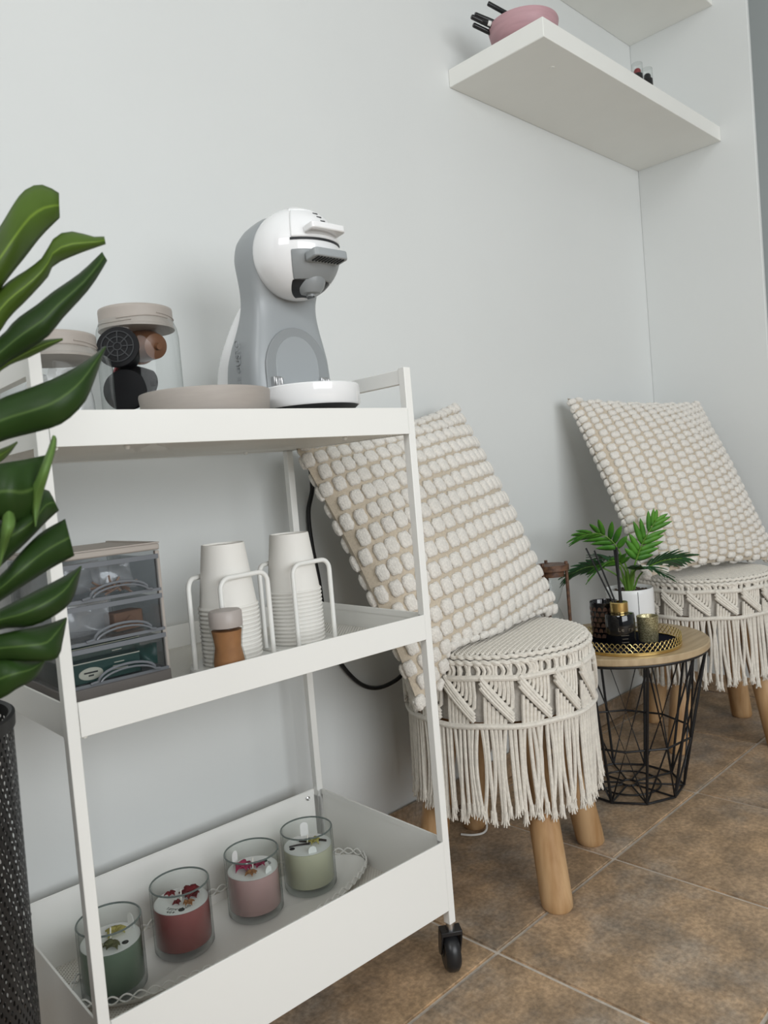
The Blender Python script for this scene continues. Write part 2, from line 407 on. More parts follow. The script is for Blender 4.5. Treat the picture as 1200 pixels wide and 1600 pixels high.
floor = part('floor', MB().box(-2.72, 3.4, -4.4, 0.6, -0.06, -0.0025), GROUT); struct(floor)
TS = 0.3465
def tile_mesh(w, d):
    bm = bmesh.new(); bmesh.ops.create_cube(bm, size=1.0)
    for v in bm.verts: v.co = Vector((v.co.x * w, v.co.y * d, v.co.z * 0.012))
    top = [e for e in bm.edges if all(v.co.z > 0 for v in e.verts)]
    bmesh.ops.bevel(bm, geom=top, offset=0.0022, segments=2, affect='EDGES')
    me = bpy.data.meshes.new('tile'); bm.to_mesh(me); bm.free(); me.materials.append(TILE); return me
tm = tile_mesh(TS - 0.005, TS - 0.005)
for i in range(-8, 9):
    for j in range(-6, 3):
        cx = 0.512 + (i + 0.5) * TS; cy = -0.3805 + (j + 0.5) * TS
        if cx < -2.55 or cx > 3.2 or cy > 0.2 and cx < 2.1 or cy > 0.5: continue
        if cx < WX + .2 and cy + TS / 2 > 0.05: 
            pass
        o = link('tile', tm, None, floor, (cx, cy, -0.006)); o.rotation_euler = (0, 0, random.choice((0, PI / 2, PI, -PI / 2)))
# skirting of cut tiles
bb = part('baseboard_back', MB().box(-2.6, WX, -0.005, 0.0, 0.0, 0.053), GROUT); struct(bb)
sk = MB().box(-TS / 2 + .002, TS / 2 - .002, -0.006, 0.0, 0, 0.055).mesh('skirting_tile', False); sk.materials.append(TILE)
for i in range(-8, 5):
    x = 0.512 + (i + 0.5) * TS - 0.05
    if x + TS / 2 < WX: link('skirting_tile', sk, None, bb, (x, -0.004, 0.0015), bevel=0.0015)
br = part('baseboard_right', MB().box(WX - 0.005, WX, PY, -0.01, 0, 0.053), GROUT); struct(br)
link('skirting_tile', MB().box(-0.010, -0.004, PY + 0.002, -0.012, 0.0015, 0.055).mesh('skirting_tile', False), TILE, br, (WX, 0, 0), bevel=0.0015)

# ------------------------------------------------------------------ floating shelves
def shelf(name, label, x0, x1, z, dep, th):
    t = thing(name, label, 'shelf', ((x0 + x1) / 2, 0, z), group=None)
    h = (x1 - x0) / 2
    part('board', MB().box(-h, h, -dep, -0.0005, 0, th), SHELF, t, bevel=0.0012)
    part('edge_band', MB().box(-h - 0.0006, -h, -dep + 0.001, -0.001, 0.001, th - 0.001), SHELF, t)
    part('screw_cap', MB().lathe([(0, -0.0012), (0.006, -0.0012), (0.006, 0)], 16, (-h + 0.12, -dep + 0.06, 0)), SHELF, t)
    return t
shelf('floating_shelf', 'thick white floating shelf carrying the pink bowl', 1.041, WX - 0.0005, 1.569, 0.248, 0.0395)
shelf('floating_shelf', 'empty white floating shelf fixed higher in the corner above another shelf', 1.041, WX - 0.0005, 1.937, 0.248, 0.0395)
SHZ = 1.569 + 0.0395

bowl = tag(part('bowl', MB().lathe([(0, 0), (0.034, 0), (0.054, 0.007), (0.070, 0.026), (0.075, 0.048), (0.0742, 0.0505), (0.072, 0.048), (0.066, 0.028), (0.050, 0.011), (0, 0.005)], 48, cap0=False, cap1=False), PINK, loc=(1.117, -0.152, SHZ)),
           'matte pink round bowl holding black cosmetic pens', 'bowl')
def pen(a, b, r=0.0048, label='black cosmetic pen lying over the rim of the pink bowl', tagged=False):
    a = Vector(a); b = Vector(b); L = (b - a).length
    t = thing('cosmetic_pen', label, 'pen', a, group='black pens in the pink bowl')
    t.rotation_euler = (b - a).to_track_quat('Z', 'Y').to_euler()
    part('barrel', MB().lathe([(0, 0), (r * .8, 0), (r, 0.002), (r, L * .62), (r * .96, L * .63)], 14), CAPS_BK, t)
    part('cap', MB().lathe([(r * 1.02, L * .63), (r * 1.02, L - 0.002), (r * .8, L), (0, L)], 14), BLACK, t)
    if tagged: 
        part('paper_sticker', MB().lathe([(r * 1.08, L * .64), (r * 1.08, L * .86)], 16, cap0=False, cap1=False), PAPER, t)
        for k in range(4): part('printed_line', MB().lathe([(r * 1.10, L * (.68 + .04 * k)), (r * 1.10, L * (.69 + .04 * k))], 16, cap0=False, cap1=False), INK, t)
    return t
bx, by = 1.117, -0.152
pen((bx + .035, by - .012, SHZ + .026), (bx - .095, by + .055, SHZ + .068))
pen((bx + .035, by + .002, SHZ + .020), (bx - .103, by + .058, SHZ + .062))
pen((bx + .030, by - .025, SHZ + .018), (bx - .086, by + .052, SHZ + .058), label='black cosmetic pen with a white paper sticker over the bowl rim', tagged=True)
pen((bx + .035, by + .016, SHZ + .016), (bx - .088, by + .066, SHZ + .054))
pen((bx + .030, by - .038, SHZ + .022), (bx - .066, by + .040, SHZ + .094), label='black cosmetic pen standing up steeply from the pink bowl')
def polish(x, y, label, tint):
    t = thing('lipstick_tube', label, 'lipstick', (x, y, SHZ))
    part('base', MB().lathe([(0, 0), (.0125, 0), (.0125, .030), (.011, .032), (.0, .032)], 24), BLACK, t)
    part('bullet', MB().lathe([(0.0085, .032), (.0085, .040), (.006, .044), (0, .0445)], 20), tint, t)
    part('clear_cap', MB().lathe([(.0128, .030), (.0128, .056), (.012, .0575), (0, .0575)], 24, cap0=False), JARP, t)
polish(1.495, -.219, 'black lipstick tube with red colour under a clear cap', LIP_R)
polish(1.540, -.222, 'black lipstick tube with dark colour under a clear cap', BLACK)

# dried stem in a white wall vase on the far wall
t = thing('wall_vase', 'slim white wall vase with a dark dried stem on the grey wall', 'vase', (3.3, -0.66, 1.40))
part('holder', MB().lathe([(0, 0), (.02, 0), (.03, .05), (.035, .16), (.033, .16), (.028, .05), (0, .01)], 20, (-.04, 0, 0)), POT, t)
part('dried_stem', MB().tube(curve_pts([(-.04, 0, .02), (-.04, .01, .18), (-.045, .028, .27), (-.05, .032, .34)]), [.012 - .0004 * i for i in range(25)], 8), DARKWOOD, t)
part('dried_leaf', MB().tube(curve_pts([(-.04, 0.012, .17), (-.045, .030, .23), (-.05, .022, .29), (-.05, .036, .33)]), [.003 + .016 * math.sin(PI * i / 24) for i in range(25)], 8), DARKWOOD, t)

# ------------------------------------------------------------------ trolley
TX, TY, YAW = -0.0676, -0.3453, -0.0514
TW, TD, PW = 0.505, 0.3095, 0.0122
def T(u, v, z):
    c, s = math.cos(YAW), math.sin(YAW)
    return Vector((TX + c * u - s * v, TY + s * u + c * v, z))
tro = thing('serving_trolley', 'white metal serving trolley with three trays on black castors', 'trolley', (TX, TY, 0), YAW)
ZT, ZP = 0.8678, 0.0785
for (u0, v0) in ((0, 0), (TW - PW, 0), (0, TD - PW), (TW - PW, TD - PW)):
    pz = part('post', MB().box(u0, u0 + PW, v0, v0 + PW, ZP, ZT), WHITE_MET, tro, bevel=0.0008)
    cu, cv = u0 + PW / 2, v0 + PW / 2
    sgn = 1
    ca = bpy.data.objects.new('castor', None); COL.objects.link(ca); ca.parent = tro; ca.location = (cu, cv, 0); ca.rotation_euler = (0, 0, 1.0 if u0 > .2 else 0.4)
    R = 0.030; W2 = 0.011
    part('stem', MB().lathe([(0.006, .066), (.006, ZP)], 12), STEEL, ca)
    fk = MB()
    for sd in (-1, 1):
        pr = [(-.008, .067), (.010, .067), (.016, .058), (.024, .030), (.020, .022), (.010, .026), (-.006, .056)]
        y0, y1 = sd * (W2 + .0015), sd * (W2 + .0045)
        n = len(pr)
        fk.add([(x, y0, z) for x, z in pr] + [(x, y1, z) for x, z in pr],
               [tuple(range(n)), tuple(range(2 * n - 1, n - 1, -1))] + [(i, (i + 1) % n, (i + 1) % n + n, i + n) for i in range(n)])
    fk.box(-.009, .012, -W2 - .0045, W2 + .0045, .062, .0685)
    part('fork', fk, BLACK, ca, bevel=0.001)
    prof = [(0.006, -W2), (.024, -W2), (.029, -W2 * .6), (R, 0), (.029, W2 * .6), (.024, W2), (.006, W2)]
    wh = part('wheel', MB().lathe(prof, 28), RUBBER, ca, (0.014, 0, R), (PI / 2, 0, 0))
    part('axle_cap', MB().lathe([(0, -W2 - .001), (.008, -W2 - .001), (.008, W2 + .001), (0, W2 + .001)], 16), BLACK, ca, (0.014, 0, R), (PI / 2, 0, 0))
for u0 in (0.001, TW - PW + 0.001):
    part('handle_bar', MB().box(u0, u0 + PW - .002, PW, TD - PW, ZT - .022, ZT - .002), WHITE_MET, tro, bevel=0.0008)
def tray(z0, z1, name):
    tr = bpy.data.objects.new(name, None); COL.objects.link(tr); tr.parent = tro
    th = .0014
    part('front_panel', MB().box(PW + .0006, TW - PW, -.0006, th, z0, z1), WHITE_MET, tr, bevel=0.0005)
    part('rear_panel', MB().box(PW, TW - PW, TD - th, TD, z0, z1), WHITE_MET, tr, bevel=0.0005)
    for sx in (0, 1):
        u = .0015 if sx == 0 else TW - .0015 - th
        part('side_panel', MB().box(u, u + th, PW, TD - PW, z0, z1), WHITE_MET, tr, bevel=0.0005)
    hem = .009
    rim = MB().box(PW, TW - PW, th, th + .0012, z1 - hem, z1 - .0006).box(PW, TW - PW, TD - th - .0012, TD - th, z1 - hem, z1 - .0006)
    rim.box(.0015 + th, .0015 + th + .0012, PW, TD - PW, z1 - hem, z1 - .0006).box(TW - .0027 - th, TW - .0015 - th, PW, TD - PW, z1 - hem, z1 - .0006)
    part('folded_rim', rim, WHITE_MET, tr)
    for (a, b) in ((0, 0), (TW, 0), (0, TD), (TW, TD)):
        x0 = PW - .001 if a == 0 else TW - PW; y0 = PW - .001 if b == 0 else TD - PW
        cr = MB().box(x0, x0 + .001, min(b, y0), max(b, y0 + .001), z0, z1 - .001).box(min(a, x0), max(a, x0 + .001), y0, y0 + .001, z0, z1 - .001)
        part('corner_fold', cr, WHITE_MET, tr)
    part('perforated_base', MB().box(.003, TW - .003, PW, TD - PW, z0 + .001, z0 + .0018).box(PW, TW - PW, .001, PW, z0 + .001, z0 + .0018).box(PW, TW - PW, TD - PW, TD - .001, z0 + .001, z0 + .0018), PERF, tr)
    for (u, v) in ((PW + .09, .03), (TW - PW - .09, .03), (PW + .006, .006), (PW + .09, TD - .03), (TW - PW - .09, TD - .03)):
        part('clear_bumper', MB().lathe([(0, -.003), (.002, -.003), (.0034, -.001), (.0034, .0008), (.0, .0022)], 12, (u, v, z0)), CLEARTRIM, tr)
    for (u, v, ax) in ((TW - PW - .014, TD - th - .0024, 0), (PW + .014, TD - th - .0024, 0)):
        part('screw', MB().lathe([(0, -.0012), (.0036, -.0012), (.0036, .0004), (.0018, .0014), (0, .0006)], 14), STEEL, tr, (u, v, z1 - .012), (PI / 2, 0, 0))
    return tr
tray(0.7758, 0.8119, 'upper_tray')
tray(0.489, 0.5242, 'middle_tray')
tray(0.0999, 0.1998, 'deep_tray')
Z1, Z2, Z3 = 0.7758 + .0018, 0.489 + .0018, 0.0999 + .0018

# ------------------------------------------------------------------ coffee machine
cm = thing('coffee_machine', 'white and grey capsule coffee machine with a round head', 'coffee machine', T(.392, .172, Z1 + .0005), YAW)
sec = [  # z, halfwidth, front, back
 (0.000, .058, -.062, .022), (0.004, .062, -.064, .026), (.03, .065, -.065, .028), (.08, .067, -.065, .029), (.115, .065, -.064, .026), (.140, .060, -.062, .018),
 (.160, .0555, -.060, .008), (.178, .0525, -.059, .000), (.195, .0520, -.060, -.006), (.215, .0545, -.066, -.010), (.235, .058, -.072, -.011),
 (.255, .060, -.076, -.011), (.275, .057, -.076, -.016), (.290, .048, -.073, -.026), (.302, .034, -.070, -.040), (.309, .014, -.062, -.050)]
def zspline(sec, n=4):
    P = [Vector((a[1], a[2], a[3])) for a in sec]; Zs = [a[0] for a in sec]; out = []
    for i in range(len(sec) - 1):
        for k in range(n):
            t = k / n; p0 = P[max(i - 1, 0)]; p1 = P[i]; p2 = P[i + 1]; p3 = P[min(i + 2, len(P) - 1)]
            q = 0.5 * (2 * p1 + (p2 - p0) * t + (2 * p0 - 5 * p1 + 4 * p2 - p3) * t * t + (3 * p1 - p0 - 3 * p2 + p3) * t ** 3)
            out.append((Zs[i] + (Zs[i + 1] - Zs[i]) * t, q.x, q.y, q.z))
    out.append((sec[-1][0],) + tuple(P[-1])); return out
def loft(sec, e=2.9, n=48, sm=4):
    return MB().rings([superring(0, (f + b) / 2, z, a, (b - f) / 2, n, e) for z, a, f, b in zspline(sec, sm)])
part('body', loft(sec, e=5.5), MACH_G, cm)
tank = [(0.0, .054, .0, .082), (.004, .057, .0, .086), (.08, .057, .0, .085), (.115, .055, .0, .078), (.14, .052, -.002, .066), (.165, .047, -.006, .049), (.185, .042, -.012, .034), (.205, .034, -.02, .018), (.218, .02, -.025, .004)]
part('water_tank', loft(tank, e=3.2), MACH_W, cm)
# front arch recess
def arch(w, h, zb, y, dep, n=16):
    pts = [(-w, zb)] + [(-w * math.cos(PI * k / n), zb + h - w * 1.15 + w * 1.15 * math.sin(PI * k / n)) for k in range(n + 1)] + [(w, zb)]
    m = MB(); N = len(pts)
    m.add([(x, y, z) for x, z in pts] + [(x, y + dep, z) for x, z in pts], [tuple(range(N)), tuple(range(2 * N - 1, N - 1, -1))] + [(i, (i + 1) % N, (i + 1) % N + N, i + N) for i in range(N)])
    return m
part('splash_panel', arch(.052, .140, .018, -.0658, .006), MACH_D, cm, bevel=0.001)
part('splash_recess', arch(.036, .126, .020, -.0664, .004), MACH_G, cm, bevel=0.0006)
for sx in (-1, 1):
    hk = MB().box(-.006, .006, -.008, .0, 0, .018).box(-.006, -.003, -.012, -.008, .004, .016).box(.003, .006, -.012, -.008, .004, .016)
    part('tray_hook', hk, STEEL, cm, (sx * .040, -.0655, .071), bevel=0.001)
# drip tray: round, raised on the hooks
dt = part('drip_tray', MB().lathe([(0, .010), (.062, .009), (.0650, .0095), (.0670, .012), (.0670, .036), (.0655, .0375), (.062, .036), (.0615, .030), (0, .030)], 56, (0, -.090, .034), cap0=False, cap1=False), MACH_W, cm)
part('drip_tray_underside', MB().lathe([(0, .003), (.050, .003), (.060, .006), (.0635, .0092)], 40, (0, -.090, .034), cap1=False), GREYP, cm)
part('tray_bracket', MB().box(-.026, .026, -.072, -.055, .040, .064), MACH_G, cm, bevel=0.002)
# round head
HC = Vector((0, -.084, .252)); HR = .0605
def sph(az, el, r=1.0):
    return HC + Vector((math.sin(az) * math.cos(el), -math.cos(az) * math.cos(el), math.sin(el))) * HR * r
hb = MB(); rg = []
for i in range(1, 24):
    el = -PI / 2 + PI * i / 24
    rg.append([sph(2 * PI * j / 48, el) for j in range(48)])
hb.rings(rg)
part('head', hb, MACH_W, cm, angle=80)
def patch(a0, a1, e0, e1, r0, r1, nu=14, nv=10, taper=0.0):
    m = MB()
    def ang(i, j):
        el = math.radians(e0 + (e1 - e0) * j); k = 1 - taper * (1 - j)
        return math.radians((a0 + (a1 - a0) * i) * k), el
    def rr(r):
        vs = [sph(*ang(i / nu, j / nv), r) for i in range(nu + 1) for j in range(nv + 1)]
        return vs
    A = rr(r1); B = rr(r0); N = len(A); w = nv + 1
    fs = [(i * w + j, (i + 1) * w + j, (i + 1) * w + j + 1, i * w + j + 1) for i in range(nu) for j in range(nv)]
    m.v = A + B; m.f = fs + [tuple(N + q for q in reversed(f)) for f in fs]
    rim = [i * w for i in range(nu + 1)] + [nu * w + j for j in range(1, w)] + [i * w + nv for i in range(nu - 1, -1, -1)] + [j for j in range(nv - 1, 0, -1)]
    for a, b in zip(rim, rim[1:] + rim[:1]): m.f.append((a, b, N + b, N + a))
    return m
part('capsule_door', patch(-42, 42, -45, -8, .97, 1.022, taper=-.05), MACH_D, cm, bevel=0.0015)
part('mouth_opening', patch(-46, 46, -80, -45, .96, 1.008, taper=-.5), BLACK, cm, bevel=0.001)
part('nozzle', MB().lathe([(0, -.022), (.006, -.022), (.0065, -.019), (.013, -.018), (.018, -.012), (.021, -.004), (.022, .006), (0, .010)], 32, HC + Vector((0, -.026, -.040))), MACH_D, cm)
part('nozzle_hole', MB().lathe([(0, -.0228), (.005, -.0228), (.005, -.021)], 16, HC + Vector((0, -.026, -.040))), BLACK, cm)
part('top_cover_seam', patch(-42, 42, 3, 6.0, .97, 1.012), GREYP, cm)
part('top_cover', patch(-41, 41, 6, 50, .97, 1.035), MACH_W, cm, bevel=0.002)
part('top_strip', patch(-45, 45, 54, 78, .97, 1.02), MACH_W, cm, bevel=0.001)
def lever(el, w, L, th, m, nm):
    o = MB(); out = rrect(-w, w, -L, .004, .006, 4); N = len(out)
    o.add([(x, y, -th) for x, y in out] + [(x, y, th) for x, y in out], [tuple(range(N - 1, -1, -1)), tuple(range(N, 2 * N))] + [(i, (i + 1) % N, (i + 1) % N + N, i + N) for i in range(N)])
    p = sph(0, math.radians(el), 1.0)
    return part(nm, o, m, cm, p, (math.radians(-6), 0, 0), bevel=0.0015)
lever(14, .027, .020, .0045, MACH_W, 'brew_lever')
gl = lever(-19, .027, .022, .0055, MACH_G, 'capsule_lever')
for k in range(9):
    part('grip_rib', MB().box(-.0009, .0009, -.019, -.004, -.0068, -.0050), GREYP, gl, (-.020 + .005 * k, 0, 0))
for k in range(3):
    p = sph(math.radians(4 + 2.5 * k), math.radians(43 - 6.5 * k), 1.037)
    part('indicator_mark', MB().box(-.0038, .0038, -.0008, .0008, -.0004, .0004), INK, cm, p, (math.radians(50 + 6 * k), 0, 0))
tx = text_mesh('embossed_lettering', 'DOLCE GUSTO', .0140, MACH_D, cm, extrude=.0007)
# letters run upward on the left flank: text x -> +z, text y -> +y(back), normal -> -x
tx.matrix_local = Matrix.Translation((-.0664, -.020, .098)) @ Matrix(((0, 0, -1, 0), (0, 1, 0, 0), (1, 0, 0, 0), (0, 0, 0, 1)))

# power cable hanging behind the trolley
cab = curve_pts([(.40, -.055, .80), (.455, -.045, .805), (.515, -.030, .77), (.535, -.016, .714), (.524, -.012, .668), (.525, -.012, .61), (.533, -.012, .55), (.538, -.012, .491), (.550, -.012, .425), (.572, -.012, .376), (.612, -.012, .332), (.655, -.013, .313), (.700, -.020, .318), (.745, -.02, .335), (.79, -.012, .325), (.80, -.010, .25), (.79, -.014, .10), (.78, -.014, .008)], 6)
tag(part('power_cable', MB().tube(cab, .0042, 10), RUBBER), 'black power cable hanging down the white wall behind the trolley', 'cable')

# ------------------------------------------------------------------ storage jars
def jar(label, u, v, rb, h, rl, zl):
    t = thing('storage_jar', label, 'jar', T(u, v, Z1 + .0005))
    pr = [(0, 0), (rb * .86, 0), (rb * .97, .006), (rb, .016), (rb, h - .032), (rb * .97, h - .020), (rl * 1.0, h - .009), (rl * .94, h - .004), (rl * .94, zl + .004)]
    part('jar_body', MB().lathe(pr, 56, cap0=False, cap1=False), JARP, t)
    lid = MB(); R = []; N = 120
    for z, rr, rib in ((zl, 1.0, 0), (zl, 1.035, 0), (zl + .003, 1.04, 0), (zl + .004, 1.0, .006), (zl + .022, 1.0, .006), (zl + .024, 1.01, 0), (zl + .027, 1.0, 0), (zl + .028, .95, 0)):
        R.append([((rr * rl + (rib * rl if j % 2 else 0)) * math.cos(2 * PI * j / N), (rr * rl + (rib * rl if j % 2 else 0)) * math.sin(2 * PI * j / N), z) for j in range(N)])
    lid.rings(R, True, True)
    lo = part('screw_lid', lid, TAUPE, t, angle=60)
    for k in range(3):
        pts = [(rl * 1.012 * math.cos(a), rl * 1.012 * math.sin(a), zl + .007 + .004 * k + .0012 * math.sin(3 * a)) for a in [2.6 + .1 * q + 1.1 * k for q in range(16)]]
        part('thread_line', MB().tube(pts, .0009, 5), TAUPE, lo)
    return t
jar('tall clear jar of coffee capsules with a taupe screw lid', .2125, .215, .0535, .184, .0475, .163)
jar('clear jar of white sachets with a taupe screw lid', .077, .150, .0640, .128, .0480, .108)
def capsule(u, v, z, eul, m, label, band=None, spokes=False, grp=None):
    t = thing('coffee_capsule', label, 'capsule', T(u, v, z), group=grp); t.rotation_euler = eul
    part('cup', MB().lathe([(0, .0), (.009, .0), (.0165, .003), (.0185, .012), (.0215, .030), (.0232, .042)], 32), m, t)
    part('rim', MB().lathe([(.0232, .041), (.0265, .0415), (.0268, .0435), (.0262, .0445), (0, .0448)], 32, cap0=False), m if not band else band, t)
    if spokes:
        for rr in (.020, .0125, .005):
            part('ring', MB().tube([(rr * math.cos(2 * PI * k / 28), rr * math.sin(2 * PI * k / 28), .0452) for k in range(28)], .0010, 6, closed=True), GREYP, t)
        for k in range(8):
            a = 2 * PI * k / 8
            part('spoke', MB().tube([(.006 * math.cos(a), .006 * math.sin(a), .0452), (.0195 * math.cos(a), .0195 * math.sin(a), .0452)], .0011, 6), GREYP, t)
    else:
        part('nub', MB().lathe([(0, -.006), (.004, -.006), (.005, 0)], 14), m, t)
    return t
tocam = math.atan2(-.714, -.698)  # world azimuth from objects to the camera
fz = PI / 2 + 0.0
def face(azoff, tilt): return Euler((PI / 2 - tilt, 0, tocam + PI / 2 + azoff))
JA = (.2125, .215)
capsule(JA[0] - .022, JA[1] - .012, Z1 + .124, face(0.05, .2), CAPS_BK, 'black coffee capsule with a spoked face turned to the jar wall', spokes=True)
capsule(JA[0] + .012, JA[1] - .030, Z1 + .139, Euler((1.35, 0, tocam - .75)), CAPS_BR, 'brown coffee capsule lying at the top of the jar')
capsule(JA[0] + .006, JA[1] - .018, Z1 + .093, Euler((1.40, 0, tocam - .35)), CAPS_BK, 'black coffee capsule with a deep red rim', band=CAPS_RED)
capsule(JA[0] - .020, JA[1] - .012, Z1 + .074, face(.1, .1), CAPS_BK, 'plain black coffee capsule on its side in the middle of the jar')
capsule(JA[0] - .020, JA[1] - .010, Z1 + .008, Euler((0, 0, 0)), CAPS_BK, 'plain black coffee capsule upright at the jar bottom')
capsule(JA[0] + .024, JA[1] - .014, Z1 + .008, Euler((0, 0, 0)), GREYP, 'dark grey coffee capsule at the jar bottom')
def packet(loc, w, h, eul, m, label, name='sachet', cat='sachet', grp=None, puff=.006):
    mb = MB(); rnd = random.Random(int(loc[0] * 9999))
    ph = rnd.random() * 6
    def f(i, j, s):
        x = (i - .5) * w; z = (j - .5) * h
        p = (math.sin(PI * i) * math.sin(PI * j)) ** .6
        return (x, s * (puff * p + .0003) + .0022 * math.sin(7 * i + 5 * j + ph) , z)
    mb.grid(lambda i, j: f(i, j, 1), 10, 10).grid(lambda i, j: f(i, j, -1), 10, 10)
    o = part(name, mb, m, loc=loc, rot=eul, angle=80)
    return tag(o, label, cat, grp)
for k in range(5):
    a = 1.2 * k
    packet(T(.077 + .024 * math.cos(a + 2.2), .150 + .024 * math.sin(a + 2.2), Z1 + .050 + .004 * k), .046, .076, Euler((.25 * math.sin(k), .3 * math.cos(2 * k), a)), BAGP,
           'crumpled white sachet inside the clear jar', grp='sachets in the clear jar')

# ------------------------------------------------------------------ taupe bowl
tag(part('bowl', MB().lathe([(0, 0), (.050, 0), (.062, .006), (.072, .022), (.0735, .030), (.0768, .036), (.0795, .060), (.0790, .0625), (.0770, .0625), (.0745, .040), (.068, .020), (.05, .008), (0, .006)], 64, cap0=False, cap1=False), BOWLM, loc=T(.232, .084, Z1 + .018 - .0175)),
    'taupe round bowl in front of the coffee machine and jar', 'bowl')

# ------------------------------------------------------------------ drawer unit
U0, U1, V0, V1 = .034, .163, .105, .262
du = thing('drawer_unit', 'small three-drawer unit of smoky clear plastic with taupe lid', 'drawers', T(0, 0, 0), YAW)
ZB = Z2 + .0005; DH = .0478
part('base', MB().box(U0, U1, V0, V1, ZB, ZB + .020), TAUPE_D, du, bevel=0.002)
ZL = ZB + .020 + 3 * DH
part('top_panel', MB().box(U0 - .001, U1 + .001, V0 + .002, V1, ZL + .001, ZL + .009), TAUPE, du, bevel=0.002)
part('top_lip', MB().box(U0 - .001, U1 + .001, V0 + .002, V0 + .006, ZL + .009, ZL + .0105).box(U0 - .001, U0 + .003, V0 + .006, V1, ZL + .009, ZL + .0105).box(U1 - .003, U1 + .001, V0 + .006, V1, ZL + .009, ZL + .0105), TAUPE, du)
for sx in (U0, U1 - .002):
    part('side_panel', MB().box(sx, sx + .002, V0 + .004, V1, ZB + .020, ZL), DRAWP, du)
part('back_panel', MB().box(U0 + .003, U1 - .003, V1 - .002, V1, ZB + .020, ZL), DRAWP, du)
for sx in (U0, U1 - .005):
    part('corner_rail', MB().box(sx, sx + .005, V0 + .003, V0 + .008, ZB + .020, ZL), TAUPE, du)
for k in range(3):
    zb = ZB + .020 + k * DH; zt = zb + DH - .0035
    dr = bpy.data.objects.new('drawer', None); COL.objects.link(dr); dr.parent = du
    a, b = U0 + .0045, U1 - .0045
    part('drawer_front', MB().box(a, b, V0, V0 + .0018, zb + .001, zt), DRAWP, dr)
    part('drawer_shell', MB().box(a, a + .0012, V0 + .002, V1 - .005, zb + .002, zt - .004).box(b - .0012, b, V0 + .002, V1 - .005, zb + .002, zt - .004).box(a, b, V0 + .002, V1 - .005, zb + .001, zb + .002).box(a, b, V1 - .006, V1 - .005, zb + .002, zt - .004), DRAWP, dr)
    fr = MB().box(a - .001, b + .001, V0 - .0015, V0 + .0005, zt - .0055, zt).box(a - .001, b + .001, V0 - .0015, V0 + .0005, zb, zb + .0035)
    part('front_frame', fr, mat('smoky_rim_%d' % k, (0.17, 0.18, 0.195), 0.2) if k == 0 else MATS['smoky_rim_0'], dr)
    mid = (a + b) / 2 + .008; hw = .034
    pts = [(mid - hw * 1.25, V0 - .003, zb + .0035), (mid - hw, V0 - .004, zb + .005)] + [(mid - hw * math.cos(PI * q / 12), V0 - .006, zb + .006 + .0125 * math.sin(PI * q / 12)) for q in range(1, 12)] + [(mid + hw, V0 - .004, zb + .005), (mid + hw * 1.2, V0 - .003, zb + .0035)]
    part('pull_arch', MB().tube(pts, .0016, 8), MATS['smoky_rim_0'], dr)
    part('pull_lip', MB().tube([(x, y - .003, z - .004) for x, y, z in pts[2:-2]], .0012, 8), MATS['smoky_rim_0'], dr)
def dz(k): return ZB + .020 + k * DH + .0025
um = (U0 + U1) / 2
# contents: top drawer wooden stick bags, middle paper bags, bottom tea boxes
packet(T(um - .020, V0 + .05, dz(2) + .021), .055, .038, Euler((.15, 0, YAW)), BAGP, 'clear bag with pale sticks in the top drawer')
packet(T(um + .016, V0 + .030, dz(2) + .0205), .050, .038, Euler((-.35, 0, YAW + .1)), BAGP, 'clear bag with copper clips in the top drawer')
CLIP = mat('copper_foil', (0.55, 0.36, 0.26), 0.35, metal=0.5)
for k in range(16):
    rx = random.Random(k)
    a = T(um - .012 + .040 * rx.random(), V0 + .008 + .012 * rx.random(), dz(2) + .003 + .012 * rx.random())
    d = Vector((rx.uniform(-1, 1), rx.uniform(-.5, .5), rx.uniform(-.2, 1))).normalized() * .009
    tag(part('twist_tie', MB().tube([a - d, a + d], .0013, 6), CLIP), 'copper twist tie among others at the front of the top drawer', 'twist tie', 'copper twist ties in the top drawer')
packet(T(um - .022, V0 + .035, dz(1) + .021), .060, .038, Euler((.1, 0, YAW)), BAGP, 'crumpled white paper bag in the middle drawer')
packet(T(um - .010, V0 + .075, dz(1) + .021), .070, .038, Euler((-.1, .1, YAW)), mat('white_tissue', (0.70, 0.70, 0.68), 0.8), 'folded white tissue at the back of the middle drawer')
kb = MB().box(-.020, .020, -.012, .012, 0, .022).add([(-.020, -.0125, .0), (.020, -.0125, .0), (0, -.016, .018)], [(0, 1, 2)])
tag(part('paper_packet', kb, KRAFT, loc=T(um + .030, V0 + .045, dz(1) + .0005), rot=(0, 0, .15), bevel=0.002), 'brown kraft paper packet in the middle drawer', 'packet')
tag(part('paper_packet', MB().box(-.020, .020, -.020, .020, 0, .004), KRAFT, loc=T(um + .034, V0 + .085, dz(1) + .0005), rot=(0, 0, .4), bevel=0.001), 'flat brown kraft packet at the back of the middle drawer', 'packet')
